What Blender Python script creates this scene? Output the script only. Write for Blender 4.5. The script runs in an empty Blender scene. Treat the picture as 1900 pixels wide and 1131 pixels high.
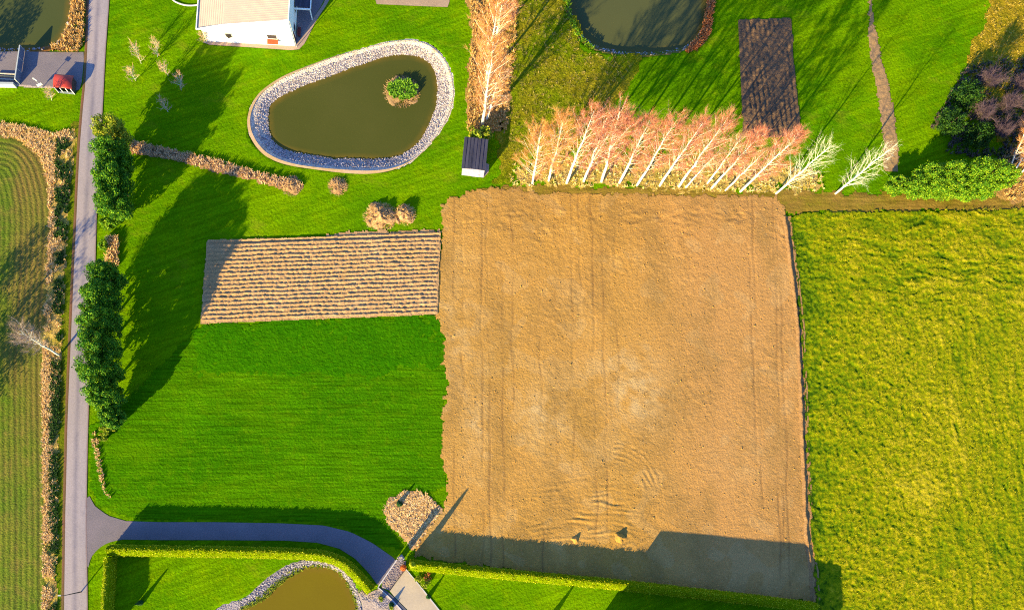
import bpy, math, random
import numpy as np
from mathutils import Matrix, Vector
from mathutils.geometry import delaunay_2d_cdt

SC = bpy.context.scene
COL = SC.collection
R_ = math.radians

# ------------------------------------------------------------------ camera
F, H = 1270.0, 120.0                      # focal length in photo pixels, flying height in metres
NAD = np.array([790.0, 960.0])            # where the plumb line meets the photo
_c = np.array([950.0, 565.5]); _d = (_c-NAD)/np.linalg.norm(_c-NAD)
PP = NAD + _d*F*math.tan(R_(6.0))
_dn = np.array([(NAD[0]-PP[0])/F, -(NAD[1]-PP[1])/F, -1.0]); _dn /= np.linalg.norm(_dn)
_b = np.array([0, 0, -1.0]); _v = np.cross(_dn, _b); _cc = _dn @ _b
_K = np.array([[0, -_v[2], _v[1]], [_v[2], 0, -_v[0]], [-_v[1], _v[0], 0]])
ROT = np.eye(3) + _K + _K @ _K/(1+_cc)

def G(px, py, z=0.0):
    """world x, y of a photo pixel on the horizontal plane z (surveying the photograph)"""
    q = ROT @ np.array([(px-PP[0])/F, -(py-PP[1])/F, -1.0])
    t = (z-H)/q[2]
    return np.array([q[0]*t, q[1]*t])

def GP(pts, z=0.0):
    return np.array([G(p[0], p[1], z) for p in pts])

cam = bpy.data.cameras.new("camera"); co = bpy.data.objects.new("camera", cam); COL.objects.link(co)
cam.sensor_fit = 'HORIZONTAL'; cam.sensor_width = 36.0; cam.lens = 36.0*F/1900.0
cam.shift_x = (950.0-PP[0])/1900.0; cam.shift_y = (PP[1]-565.5)/1900.0
cam.clip_start = 1.0; cam.clip_end = 9000.0
M = Matrix([list(ROT[i])+[0] for i in range(3)]+[[0, 0, 0, 1]])
co.matrix_world = Matrix.Translation((0, 0, H)) @ M
SC.camera = co

# ------------------------------------------------------------------ light
SUN_AZ, SUN_EL = R_(53.5), R_(19.0)       # shadows run towards SUN_AZ (from +X)
w = bpy.data.worlds.new("World"); SC.world = w; w.use_nodes = True
nt = w.node_tree; bg = nt.nodes["Background"]
sky = nt.nodes.new("ShaderNodeTexSky"); sky.sky_type = 'NISHITA'; sky.sun_disc = False
sky.sun_elevation = SUN_EL
sky.sun_rotation = math.atan2(-math.cos(SUN_AZ), -math.sin(SUN_AZ)) % (2*math.pi)
nt.links.new(sky.outputs[0], bg.inputs[0]); bg.inputs[1].default_value = 0.125
sky.ozone_density = 7.0; sky.dust_density = 0.4
sl = bpy.data.lights.new("sun", 'SUN'); sl.energy = 5.0; sl.angle = R_(0.5); sl.color = (1.0, 0.815, 0.33)
so = bpy.data.objects.new("sun", sl); COL.objects.link(so)
_sd = Vector((math.cos(SUN_AZ)*math.cos(SUN_EL), math.sin(SUN_AZ)*math.cos(SUN_EL), -math.sin(SUN_EL)))
so.rotation_euler = _sd.to_track_quat('-Z', 'Y').to_euler(); so.location = (-60, -80, 60)
SC.view_settings.view_transform = 'Standard'; SC.view_settings.look = 'None'
SC.view_settings.exposure = 1.80; SC.view_settings.gamma = 1.0
SC.view_settings.use_curve_mapping = False

# ------------------------------------------------------------------ helpers
def tag(o, label=None, cat=None, group=None, kind=None):
    if label: o['label'] = label
    if cat: o['category'] = cat
    if group: o['group'] = group
    if kind: o['kind'] = kind
    return o

def empty(name, x, y, z=0.0, rz=0.0):
    o = bpy.data.objects.new(name, None); COL.objects.link(o)
    o.location = (x, y, z); o.rotation_euler = (0, 0, rz); o.empty_display_size = 0.3
    return o

def mesh_np(name, V, faces, mat, parent=None, smooth=False, attr=None, loc=None):
    """faces: list of int arrays (n,3) or (n,4)"""
    V = np.asarray(V, dtype=np.float32)
    if loc is not None: V = V - np.asarray(loc, dtype=np.float32)
    faces = [np.asarray(f, dtype=np.int32) for f in faces if len(f)]
    me = bpy.data.meshes.new(name)
    me.vertices.add(len(V)); me.vertices.foreach_set("co", V.ravel())
    nl = sum(f.size for f in faces); nf = sum(len(f) for f in faces)
    me.loops.add(nl); me.polygons.add(nf)
    me.loops.foreach_set("vertex_index", np.concatenate([f.ravel() for f in faces]))
    tot = np.concatenate([np.full(len(f), f.shape[1], dtype=np.int32) for f in faces])
    st = np.concatenate([[0], np.cumsum(tot)[:-1]]).astype(np.int32)
    me.polygons.foreach_set("loop_start", st)
    me.polygons.foreach_set("loop_total", tot)
    me.polygons.foreach_set("use_smooth", np.full(nf, smooth, dtype=bool))
    if attr:
        for an, av in attr.items():
            a = me.attributes.new(an, 'FLOAT', 'POINT'); a.data.foreach_set("value", np.asarray(av, dtype=np.float32))
    me.update(calc_edges=True); me.validate()
    if mat: me.materials.append(mat)
    o = bpy.data.objects.new(name, me); COL.objects.link(o)
    if parent: o.parent = parent
    if loc is not None and parent is None: o.location = loc
    return o

class MB:
    """mesh collector"""
    def __init__(s): s.V = []; s.F3 = []; s.F4 = []; s.n = 0
    def add(s, V, f3=None, f4=None):
        V = np.asarray(V, dtype=float).reshape(-1, 3); s.V.append(V)
        if f3 is not None and len(f3): s.F3.append(np.asarray(f3)+s.n)
        if f4 is not None and len(f4): s.F4.append(np.asarray(f4)+s.n)
        s.n += len(V)
    def box(s, c, size, rz=0.0, tilt=None):
        x, y, z = [k/2 for k in size]
        P = np.array([[-x, -y, -z], [x, -y, -z], [x, y, -z], [-x, y, -z], [-x, -y, z], [x, -y, z], [x, y, z], [-x, y, z]])
        if tilt is not None: P = P @ np.array(tilt).T
        cr, sr = math.cos(rz), math.sin(rz)
        P = P @ np.array([[cr, sr, 0], [-sr, cr, 0], [0, 0, 1]]) + np.array(c)
        s.add(P, f4=[[0, 3, 2, 1], [4, 5, 6, 7], [0, 1, 5, 4], [1, 2, 6, 5], [2, 3, 7, 6], [3, 0, 4, 7]])
    def prism(s, poly, z0, z1):
        """vertical prism; z1 may be a list (sloping top)"""
        n = len(poly); zb = [z0]*n if np.isscalar(z0) else z0; zt = [z1]*n if np.isscalar(z1) else z1
        V = [[p[0], p[1], zb[i]] for i, p in enumerate(poly)]+[[p[0], p[1], zt[i]] for i, p in enumerate(poly)]
        q = [[i, (i+1) % n, n+(i+1) % n, n+i] for i in range(n)]
        t = [[n, n+i, n+i+1] for i in range(1, n-1)]+[[0, i+1, i] for i in range(1, n-1)]
        s.add(V, f3=t, f4=q)
    def tube(s, pts, rad, sides=6, cap=True):
        pts = np.asarray(pts, dtype=float); n = len(pts)
        T = np.gradient(pts, axis=0); T /= np.linalg.norm(T, axis=1)[:, None]+1e-9
        ref = np.array([0.31, 0.95, 0.05]) if abs(T[0, 2]) > .5 else np.array([0, 0, 1.0])
        A = np.cross(T, ref); A /= np.linalg.norm(A, axis=1)[:, None]+1e-9; B = np.cross(T, A)
        th = np.arange(sides)*2*math.pi/sides
        ring = (A[:, None, :]*np.cos(th)[None, :, None]+B[:, None, :]*np.sin(th)[None, :, None])*np.asarray(rad, dtype=float)[:, None, None]
        V = (pts[:, None, :]+ring).reshape(-1, 3)
        i = np.arange(n-1)[:, None]*sides; j = np.arange(sides)[None, :]; k = (np.arange(sides)+1)[None, :] % sides
        q = np.stack([i+j, i+k, i+sides+k, i+sides+j], -1).reshape(-1, 4)
        t = []
        if cap:
            V = np.vstack([V, pts[-1], pts[0]]); e = (n-1)*sides
            t = [[e+a, e+(a+1) % sides, n*sides] for a in range(sides)]+[[(a+1) % sides, a, n*sides+1] for a in range(sides)]
        s.add(V, f3=t, f4=q)
    def build(s, name, mat, parent=None, smooth=False, loc=None):
        V = np.vstack(s.V); fs = []
        if s.F3: fs.append(np.vstack(s.F3))
        if s.F4: fs.append(np.vstack(s.F4))
        if loc is None and parent is not None: loc = parent.location
        return mesh_np(name, V, fs, mat, parent, smooth, loc=loc)

def _hash(ix, iy, seed):
    h = (ix.astype(np.int64)*374761393 + iy.astype(np.int64)*668265263 + seed*974634777) & 0xffffffff
    h = ((h ^ (h >> 13))*1274126177) & 0xffffffff
    h = (h ^ (h >> 16)) & 0xffffff
    return h/float(0xffffff)

def vn(x, y, s, seed=0):
    """smooth value noise in -1..1, feature size s metres"""
    x = np.asarray(x, dtype=float)/s; y = np.asarray(y, dtype=float)/s
    x, y = .819*x-.574*y, .574*x+.819*y                       # off the axes, so no weave shows
    ix = np.floor(x); iy = np.floor(y); fx = x-ix; fy = y-iy
    fx = fx*fx*(3-2*fx); fy = fy*fy*(3-2*fy)
    a = _hash(ix, iy, seed); b = _hash(ix+1, iy, seed); c = _hash(ix, iy+1, seed); d = _hash(ix+1, iy+1, seed)
    return 2*((a*(1-fx)+b*fx)*(1-fy)+(c*(1-fx)+d*fx)*fy)-1

def inside(x, y, poly):
    r = np.zeros(x.shape, dtype=bool); n = len(poly)
    for i in range(n):
        x0, y0 = poly[i]; x1, y1 = poly[(i+1) % n]
        if y0 == y1: continue
        c = ((y0 > y) != (y1 > y)) & (x < (x1-x0)*(y-y0)/(y1-y0)+x0)
        r ^= c
    return r

def dist_line(x, y, pts, closed=False):
    d = np.full(x.shape, 1e9); n = len(pts)
    for i in range(n if closed else n-1):
        a = pts[i]; b = pts[(i+1) % n]; e = b-a; L = e@e+1e-12
        t = np.clip(((x-a[0])*e[0]+(y-a[1])*e[1])/L, 0, 1)
        d = np.minimum(d, np.hypot(x-a[0]-t*e[0], y-a[1]-t*e[1]))
    return d

def smooth_poly(pts, n=8, closed=True):
    """Catmull-Rom through the points"""
    pts = np.asarray(pts, dtype=float); m = len(pts); out = []
    rng = range(m) if closed else range(m-1)
    for i in rng:
        if closed: p0, p1, p2, p3 = pts[(i-1) % m], pts[i], pts[(i+1) % m], pts[(i+2) % m]
        else: p0, p1, p2, p3 = pts[max(i-1, 0)], pts[i], pts[i+1], pts[min(i+2, m-1)]
        for k in range(n):
            t = k/n
            out.append(.5*((2*p1)+(-p0+p2)*t+(2*p0-5*p1+4*p2-p3)*t*t+(-p0+3*p1-3*p2+p3)*t**3))
    if not closed: out.append(pts[-1])
    return np.array(out)

def resample(pts, step, closed=False):
    pts = np.asarray(pts, dtype=float)
    if closed: pts = np.vstack([pts, pts[:1]])
    s = np.concatenate([[0], np.cumsum(np.linalg.norm(np.diff(pts, axis=0), axis=1))])
    n = max(2, int(round(s[-1]/step)))
    u = np.linspace(0, s[-1], n+1)
    if closed: u = u[:-1]
    return np.stack([np.interp(u, s, pts[:, k]) for k in range(pts.shape[1])], -1)

# ------------------------------------------------------------------ materials
KALB = 0.5
TINT = (1.02, 1.02, 0.80)                # colour of sun and sky together on flat ground
def S(r, g, b, k=KALB):
    """colour measured on a sunlit flat surface of the photo -> albedo"""
    f = lambda c: (c/12.92 if c <= .04045 else ((c+.055)/1.055)**2.4)
    return tuple(min(.9, max(.0008, f(v/255.0)*k/t)) for v, t in zip((r, g, b), TINT))+(1.0,)

class NM:
    """node-material builder"""
    def __init__(s, name, rough=.85, spec=.2):
        s.m = bpy.data.materials.new(name); s.m.use_nodes = True; s.t = s.m.node_tree; s.N = s.t.nodes
        s.b = s.N["Principled BSDF"]; s.b.inputs["Roughness"].default_value = rough
        s.b.inputs["Specular IOR Level"].default_value = spec
        s.pos = s.N.new("ShaderNodeNewGeometry")
    def link(s, a, b): s.t.links.new(a, b)
    def coords(s, rot=0.0, scale=(1, 1, 1)):
        if rot == 0.0 and scale == (1, 1, 1): return s.pos.outputs["Position"]
        r = s.N.new("ShaderNodeVectorRotate"); r.rotation_type = 'Z_AXIS'; r.inputs["Angle"].default_value = -rot
        s.link(s.pos.outputs["Position"], r.inputs["Vector"])
        v = s.N.new("ShaderNodeVectorMath"); v.operation = 'MULTIPLY'; v.inputs[1].default_value = scale
        s.link(r.outputs[0], v.inputs[0]); return v.outputs[0]
    def noise(s, size, detail=3.0, rough=.55, rot=0.0, stretch=(1, 1, 1), dist=0.0):
        n = s.N.new("ShaderNodeTexNoise"); n.inputs["Scale"].default_value = 1.0/size
        n.inputs["Detail"].default_value = detail; n.inputs["Roughness"].default_value = rough
        n.inputs["Distortion"].default_value = dist
        s.link(s.coords(rot, stretch), n.inputs["Vector"]); return n.outputs["Fac"]
    def voro(s, size, feature='F1', out='Distance'):
        n = s.N.new("ShaderNodeTexVoronoi"); n.feature = feature; n.inputs["Scale"].default_value = 1.0/size
        s.link(s.coords(), n.inputs["Vector"]); return n.outputs[out]
    def ramp(s, fac, stops, interp='LINEAR'):
        n = s.N.new("ShaderNodeValToRGB"); e = n.color_ramp.elements; n.color_ramp.interpolation = interp
        while len(e) < len(stops): e.new(.5)
        for k, (p, c) in enumerate(stops): e[k].position = p; e[k].color = c
        s.link(fac, n.inputs[0]); return n.outputs[0]
    def contrast(s, fac, lo, hi):
        n = s.N.new("ShaderNodeMapRange"); n.inputs[1].default_value = lo; n.inputs[2].default_value = hi
        n.clamp = True; s.link(fac, n.inputs[0]); return n.outputs[0]
    def mix(s, fac, a, b, mode='MIX'):
        n = s.N.new("ShaderNodeMix"); n.data_type = 'RGBA'; n.blend_type = mode
        for sock, v in ((n.inputs[0], fac), (n.inputs[6], a), (n.inputs[7], b)):
            if hasattr(v, "is_linked"): s.link(v, sock)
            else: sock.default_value = v
        return n.outputs[2]
    def math(s, op, a, b=0.0):
        n = s.N.new("ShaderNodeMath"); n.operation = op
        for sock, v in ((n.inputs[0], a), (n.inputs[1], b)):
            if hasattr(v, "is_linked"): s.link(v, sock)
            else: sock.default_value = v
        return n.outputs[0]
    def attr(s, name):
        n = s.N.new("ShaderNodeAttribute"); n.attribute_name = name; return n.outputs["Fac"]
    def bump(s, h, dist, strength=1.0):
        n = s.N.new("ShaderNodeBump"); n.inputs["Distance"].default_value = dist; n.inputs["Strength"].default_value = strength
        s.link(h, n.inputs["Height"])
        prev = s.b.inputs["Normal"].links
        if prev: s.link(prev[0].from_socket, n.inputs["Normal"])
        s.link(n.outputs[0], s.b.inputs["Normal"])
    def color(s, c):
        if hasattr(c, "is_linked"): s.link(c, s.b.inputs["Base Color"])
        else: s.b.inputs["Base Color"].default_value = c
        return s
    def value(s, c, fac, lo, hi):
        """multiply colour by a grey that runs lo..hi with fac (material variation)"""
        g = s.ramp(fac, [(.25, (lo, lo, lo, 1)), (.75, (hi, hi, hi, 1))])
        return s.mix(1.0, c, g, 'MULTIPLY')

def plain(name, col, rough=.7, spec=.3, var=.15, size=.5, metal=0.0):
    n = NM(name, rough, spec); c = n.value(n.mix(0.0, col, col), n.noise(size), 1-var, 1+var); n.color(c)
    n.b.inputs["Metallic"].default_value = metal
    return n.m

def grass_mat(name, cols, big=9.0, mid=1.6, fine=.32, rot=0.0, streak=None, bump=.12, amp=.35, extra=None):
    """cols: (main, second, accent)"""
    n = NM(name, .95, .0)
    c = n.mix(n.contrast(n.noise(big, 4), .38, .64), cols[0], cols[1])
    c = n.mix(n.math('MULTIPLY', n.contrast(n.noise(mid, 4, .65), .5, .78), .75), c, cols[2])
    if streak:
        f = n.noise(streak[0], 3, .6, rot, streak[1])
        c = n.value(c, n.contrast(f, .2, .8), 1-streak[2], 1+streak[2])
    f = n.noise(fine, 3, .7)
    c = n.value(c, f, 1-amp, 1+amp)
    if extra: c = extra(n, c)
    n.color(c); n.bump(n.noise(fine*1.3, 3, .7), bump)
    return n.m

LAWN = (S(98, 152, 0), S(130, 172, 0), S(148, 176, 4))
def lawn_extra(n, c):
    f = n.noise(26, 5, .6, 0, (1, 1, 1), 1.2); c = n.mix(n.math('MULTIPLY', n.contrast(f, .5, .68), .7), c, S(84, 142, 0))
    f = n.noise(5, 4, .7, R_(-15), (.5, 1, 1)); c = n.mix(n.math('MULTIPLY', n.contrast(f, .58, .78), .55), c, S(164, 164, 34))
    f = n.noise(1.0, 3, .8); return n.mix(n.math('MULTIPLY', n.contrast(f, .58, .75), .35), c, S(70, 122, 0))
M_lawn = grass_mat("lawn_grass", LAWN, 16, 2.2, .4, R_(20), (.7, (.07, 1, 1), .2), .14, .3, lawn_extra)
M_field_green = grass_mat("young_grass_field", (S(70, 132, 2), S(88, 146, 0), S(112, 156, 8)), 14, 1.6, .35, 0.0, (.36, (.04, 1, 1), .3), .15, .3, lambda n, c: n.mix(n.math('MULTIPLY', n.contrast(n.noise(7, 5, .7, 0, (.3, 1, 1)), .52, .72), .6), c, S(112, 158, 6)))
M_strip_green = grass_mat("dense_clover_strip", (S(60, 128, 3), S(72, 137, 3), S(90, 150, 4)), 6, .9, .4, 0.0, (.5, (.2, 1, 1), .12), .17, .25)
M_rough = grass_mat("rough_olive_grass", (S(150, 142, 26), S(124, 146, 10), S(186, 166, 54)), 7, 1.3, .35, R_(53), (.6, (.22, 1, 1), .25), .3, .35)
M_pathgrass = grass_mat("worn_olive_grass", (S(158, 134, 44), S(172, 136, 58), S(150, 146, 30)), 6, 1.3, .3, 0.0, (.5, (.1, 1, 1), .2), .10, .22)
M_under = grass_mat("pale_grass_under_birches", (S(226, 186, 96), S(204, 180, 66), S(238, 192, 116)), 3, .8, .3, 0.0, None, .25, .4)
M_orange = grass_mat("orange_dry_grass", (S(204, 156, 84), S(192, 156, 70), S(222, 176, 116)), 4, 1.0, .3, 0.0, None, .2, .3)
M_bronze = grass_mat("bronze_meadow_grass", (S(184, 154, 36), S(170, 152, 28), S(204, 166, 60)), 5, 1.0, .35, R_(-12), (.6, (.4, 1, 1), .2), .3, .35)
M_verge = grass_mat("verge_grass", (S(118, 138, 18), S(132, 132, 30), S(160, 150, 40)), 6, .8, .25, R_(92), (.5, (.15, 1, 1), .2), .12, .3)

def soil_mat(name, cols, big, fine, amp, bump, bsize, dark=None):
    n = NM(name, .95, .08)
    c = n.mix(n.contrast(n.noise(big, 5, .6), .36, .66), cols[0], cols[1])
    c = n.mix(n.math('MULTIPLY', n.contrast(n.noise(big*.35, 4, .6), .55, .8), .7), c, cols[2])
    if name == "bare_field_soil":
        c = n.mix(n.contrast(n.attr("pink"), 0, 1), c, S(226, 168, 90))
        c = n.mix(n.math('MULTIPLY', n.contrast(n.attr("pale"), 0, 1), .8), c, S(246, 206, 132))
        c = n.mix(n.math('MULTIPLY', n.contrast(n.attr("damp"), 0, 1), .6), c, S(178, 138, 70))
        f = n.noise(.5, 3, .8); c = n.mix(n.math('MULTIPLY', n.contrast(f, .6, .72), .5), c, S(146, 108, 62))
        f = n.noise(.45, 3, .8, .7); c = n.mix(n.math('MULTIPLY', n.contrast(f, .58, .7), .45), c, S(242, 200, 132))
        c = n.mix(n.math('MULTIPLY', n.contrast(n.attr("track"), 0, 1), .55), c, S(140, 102, 60))
    if dark: c = n.mix(n.math('MULTIPLY', n.contrast(n.noise(fine*2.2, 4, .7), .6, .8), .55), c, dark)
    c = n.value(c, n.noise(fine, 4, .75), 1-amp, 1+amp)
    n.color(c); n.bump(n.noise(bsize, 4, .7), bump)
    return n.m
M_soil = soil_mat("bare_field_soil", (S(230, 172, 82), S(219, 165, 72), S(244, 198, 114)), 24, .25, .2, .14, .3, S(176, 134, 76))
M_plough = soil_mat("ploughed_soil", (S(230, 182, 120), S(220, 172, 108), S(240, 200, 142)), 7, .25, .2, .18, .3)
M_dark = soil_mat("dark_ploughed_soil", (S(146, 114, 80), S(130, 104, 76), S(178, 136, 84)), 3, .3, .3, .3, .35, S(66, 56, 58))
M_pathsoil = soil_mat("trodden_brown_path", (S(200, 158, 104), S(186, 150, 96), S(216, 174, 122)), 4, .3, .22, .1, .4, S(110, 86, 60))
M_furrow = soil_mat("furrow_clods", (S(196, 150, 92), S(182, 138, 84), S(210, 166, 112)), 4, .3, .3, .2, .4, S(120, 92, 66))
M_ditchsoil = soil_mat("furrow_earth", (S(120, 92, 66), S(104, 84, 66), S(170, 130, 84)), 4, .3, .3, .25, .4)

def rape_mat():
    n = NM("flowering_crop", .9, .05)
    t = n.math('ADD', n.attr("tone"), n.math('MULTIPLY', n.math('SUBTRACT', n.noise(.42, 3, .85), .5), 1.5))
    t = n.math('ADD', t, n.math('MULTIPLY', n.math('SUBTRACT', n.noise(.8, 2, .6), .5), .35))
    t = n.math('ADD', t, .1)
    c = n.ramp(t, [(.08, S(62, 100, 4)), (.3, S(116, 144, 2)), (.52, S(152, 162, 4)), (.74, S(184, 178, 10)), (.97, S(220, 200, 40))])
    n.color(c); n.bump(n.noise(.36, 3, .85), .2)
    return n.m
M_rape = rape_mat()

def rows_mat():
    n = NM("seedling_rows", .9, .12)
    c = n.mix(n.contrast(n.noise(9, 4, .6), .38, .62), S(136, 142, 36), S(106, 138, 20))
    c = n.mix(n.math('MULTIPLY', n.contrast(n.noise(2.2, 4, .7), .48, .75), .7), c, S(166, 136, 62))
    c = n.mix(n.math('MULTIPLY', n.attr("brown"), .75), c, S(164, 128, 62))
    u = n.attr("row")
    w_ = n.math('ADD', u, n.math('MULTIPLY', n.noise(1.5, 2), .35))
    sn = n.math('SINE', n.math('MULTIPLY', w_, 2*math.pi/.95))
    r = n.math('MULTIPLY', n.math('ADD', sn, 1.0), .5)
    c = n.mix(n.math('MULTIPLY', r, n.math('MULTIPLY', n.noise(2.5, 3), .7)), c, S(82, 118, 14))
    u2 = n.math('SINE', n.math('MULTIPLY', w_, 2*math.pi/3.7))
    c = n.mix(n.math('MULTIPLY', n.contrast(u2, .8, .99), .3), c, S(96, 84, 40))
    c = n.value(c, n.noise(.3, 3, .7), .62, 1.38)
    n.color(c); n.bump(n.math('ADD', n.math('MULTIPLY', r, .35), n.noise(.3, 3, .7)), .16)
    return n.m
M_rows = rows_mat()

def road_mat():
    n = NM("weathered_asphalt", .85, .25)
    c = n.mix(n.contrast(n.noise(6, 4, .6, 0, (1, .3, 1)), .35, .7), S(202, 184, 172), S(184, 170, 162))
    u = n.attr("across")                                    # -1..1 over the carriageway
    a = n.math('ABSOLUTE', n.math('ADD', u, n.math('MULTIPLY', n.noise(2, 2), .14)))
    mid = n.contrast(a, .34, .02)
    c = n.mix(n.math('MULTIPLY', mid, n.math('MULTIPLY', n.noise(3.5, 3, .6), 1.1)), c, S(132, 124, 132))
    c = n.mix(n.math('MULTIPLY', n.contrast(n.noise(1.6, 5, .75, 0, (1, .35, 1)), .56, .7), .45), c, S(150, 140, 144))
    ck = n.N.new('ShaderNodeTexVoronoi'); ck.feature = 'DISTANCE_TO_EDGE'; ck.inputs['Scale'].default_value = .35; n.link(n.coords(), ck.inputs['Vector'])
    c = n.mix(n.math('MULTIPLY', n.contrast(ck.outputs['Distance'], .012, .0), .22), c, S(110, 102, 106))
    ed = n.contrast(a, .9, 1.08)
    c = n.mix(n.math('MULTIPLY', ed, .8), c, S(150, 112, 96))
    c = n.value(c, n.noise(.25, 3, .8), .86, 1.14)
    n.color(c); n.bump(n.noise(.2, 3), .015)
    return n.m
M_road = road_mat()

def gravel_mat(name, a, b, amp=.22, fine=.18, bump=.04):
    n = NM(name, .95, .12)
    c = n.mix(n.contrast(n.noise(4, 4, .6), .35, .68), a, b)
    c = n.value(c, n.noise(fine, 3, .85), 1-amp, 1+amp)
    n.color(c); n.bump(n.noise(fine, 3, .8), bump)
    return n.m
M_drive = gravel_mat("driveway_gravel", S(156, 142, 138), S(142, 132, 128))
M_yard = gravel_mat("yard_gravel", S(150, 138, 134), S(164, 150, 142))
M_concrete = gravel_mat("pale_concrete", S(236, 212, 168), S(216, 196, 162), .1, .3, .01)
M_shoulder = gravel_mat("brown_road_shoulder", S(150, 104, 74), S(126, 108, 60), .3)
M_sand = gravel_mat("pale_sand", S(238, 212, 182), S(214, 186, 160), .3, .3, .1)
M_apron = gravel_mat("pink_gravel_path", S(220, 184, 150), S(204, 172, 146), .2, .25, .03)
M_apron_earth = soil_mat("earth_margin_soil", (S(236, 196, 148), S(216, 180, 112), S(244, 212, 172)), 4, .25, .2, .04, .3)
M_white_edge = plain("white_edging", S(240, 232, 222), .7)
M_seedbed = gravel_mat("tan_bed", S(214, 180, 140), S(200, 168, 130), .2, .3, .05)

def stone_mat(name, a, b, c3, size=.22):
    n = NM(name, .85, .25)
    v = n.N.new("ShaderNodeTexVoronoi"); v.inputs["Scale"].default_value = 1/size; n.link(n.coords(), v.inputs["Vector"])
    r = n.N.new("ShaderNodeSeparateColor"); n.link(v.outputs["Color"], r.inputs[0])
    c = n.ramp(r.outputs[0], [(0, a), (.5, b), (1, c3)])
    gap = n.contrast(v.outputs["Distance"], .42, .62)
    c = n.mix(n.math('MULTIPLY', gap, .3), c, S(96, 84, 76))
    c = n.mix(n.contrast(n.noise(2.0, 3), .55, .75), c, S(206, 176, 138))
    n.color(c); n.bump(n.math('SUBTRACT', 1.0, v.outputs["Distance"]), .12)
    return n.m
M_stone = stone_mat("pale_stone_lining", S(250, 234, 204, .64), S(240, 220, 188, .64), S(214, 196, 168, .64))
M_stone_grey = stone_mat("grey_stone_lining", S(196, 184, 184), S(172, 160, 162), S(150, 140, 142))
def island_mat(name, stops, rough=.8, spec=.2, transl=.0):
    n = NM(name, rough, spec)
    c = n.ramp(n.pos.outputs["Random Per Island"], stops)
    n.color(c)
    if transl:
        tr = n.N.new("ShaderNodeBsdfTranslucent"); n.link(c, tr.inputs[0])
        mx = n.N.new("ShaderNodeMixShader"); mx.inputs[0].default_value = transl
        out = n.N["Material Output"]
        n.link(n.b.outputs[0], mx.inputs[1]); n.link(tr.outputs[0], mx.inputs[2]); n.link(mx.outputs[0], out.inputs[0])
    return n.m
M_rock = island_mat("loose_stones", [(0, S(150, 138, 134)), (.5, S(206, 192, 184)), (1, S(240, 228, 216))])
M_paving = stone_mat("cobble_threshold", S(176, 150, 140), S(150, 136, 132), S(196, 176, 166), .3)

def water_mat(name, a, b):
    n = NM(name, .08, .22)
    n.b.inputs["IOR"].default_value = 1.33
    c = n.mix(n.contrast(n.noise(14, 3), .3, .7), a, b)
    c = n.mix(n.math('MULTIPLY', n.attr("shore"), n.contrast(n.noise(2.5, 3), .25, .65)), c, S(146, 118, 40))
    n.color(c); n.bump(n.noise(.8, 2), .008)
    return n.m
M_water_mid = water_mat("olive_pond_water", S(90, 94, 32), S(98, 99, 38))
M_water_top = water_mat("grey_green_pond_water", S(104, 106, 56), S(98, 102, 56))
M_water_left = water_mat("green_pond_water", S(88, 97, 46), S(95, 101, 50))
M_water_bot = water_mat("ochre_pond_water", S(142, 124, 22), S(136, 116, 22))
M_mudbank = grass_mat("earth_bank", (S(150, 128, 70), S(120, 130, 30), S(190, 156, 110)), 3, .8, .25, 0, None, .15, .4)
M_orangebank = grass_mat("rusty_bank", (S(186, 120, 60), S(140, 110, 46), S(206, 132, 70)), 3, .8, .25, 0, None, .15, .4)

M_bark = None
def bark_mat():
    n = NM("white_birch_bark", .75, .2)
    c = n.mix(n.contrast(n.noise(.9, 4, .7, 0, (1, 1, 2.5)), .6, .72), (.82, .76, .68, 1), (.2, .17, .15, 1))
    n.color(c); return n.m
M_bark = bark_mat()
M_bark_grey = plain("grey_bark", (.42, .38, .34, 1), .85, .1, .25, .4)
M_bark_dark = plain("dark_bark", (.10, .075, .05, 1), .9, .1, .3, .4)
M_twig_red = island_mat("russet_twigs", [(0, S(174, 88, 50, .7)), (.5, S(212, 124, 82, .7)), (1, S(240, 178, 138, .7))], .8)
M_twig_org = island_mat("orange_twigs", [(0, S(190, 112, 44, .72)), (.5, S(222, 150, 74, .72)), (1, S(244, 186, 112, .72))], .8)
M_twig_pink = island_mat("pinkish_twigs", [(0, S(186, 116, 76, .62)), (.5, S(212, 152, 104, .62)), (1, S(236, 192, 142, .62))], .8)
M_twig_pale = island_mat("pale_twigs", [(0, S(190, 180, 110, .7)), (.5, S(222, 214, 160, .7)), (1, S(246, 240, 204, .7))], .8)
M_twig_grey = island_mat("greyish_twigs", [(0, S(150, 124, 96, .7)), (1, S(206, 176, 140, .7))], .8)
def leaves(name, a, b, c, t=.25): return island_mat(name, [(0, a), (.55, b), (1, c)], .7, .25, t)
M_leaf_a = leaves("hedgerow_leaves", S(30, 86, 0, .85), S(58, 120, 0, .85), S(134, 168, 8, .9))
M_leaf_b = leaves("yellow_green_leaves", S(96, 124, 10, .85), S(138, 156, 20, .85), S(190, 176, 50, .85))
M_leaf_c = leaves("fresh_shrub_leaves", S(60, 118, 2, .8), S(102, 150, 6, .8), S(168, 188, 24, .8))
M_leaf_hedge = leaves("clipped_hedge_leaves", S(136, 156, 0, .85), S(178, 180, 0, .85), S(216, 204, 8, .85), .1)
M_leaf_dark = leaves("conifer_needles", S(22, 64, 26, .8), S(34, 84, 30, .8), S(56, 104, 34, .8), .1)
M_leaf_rust = leaves("rusty_leaves", S(176, 96, 44, .8), S(206, 124, 60, .8), S(226, 150, 84, .8))
M_hay = island_mat("dry_grass_blades", [(0, S(190, 138, 70, .8)), (.5, S(236, 186, 104, .8)), (1, S(252, 218, 156, .8))], .85)
M_hay_org = island_mat("amber_sedge_blades", [(0, S(180, 128, 56, .72)), (.5, S(220, 168, 84, .72)), (1, S(240, 200, 124, .72))], .85)
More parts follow.
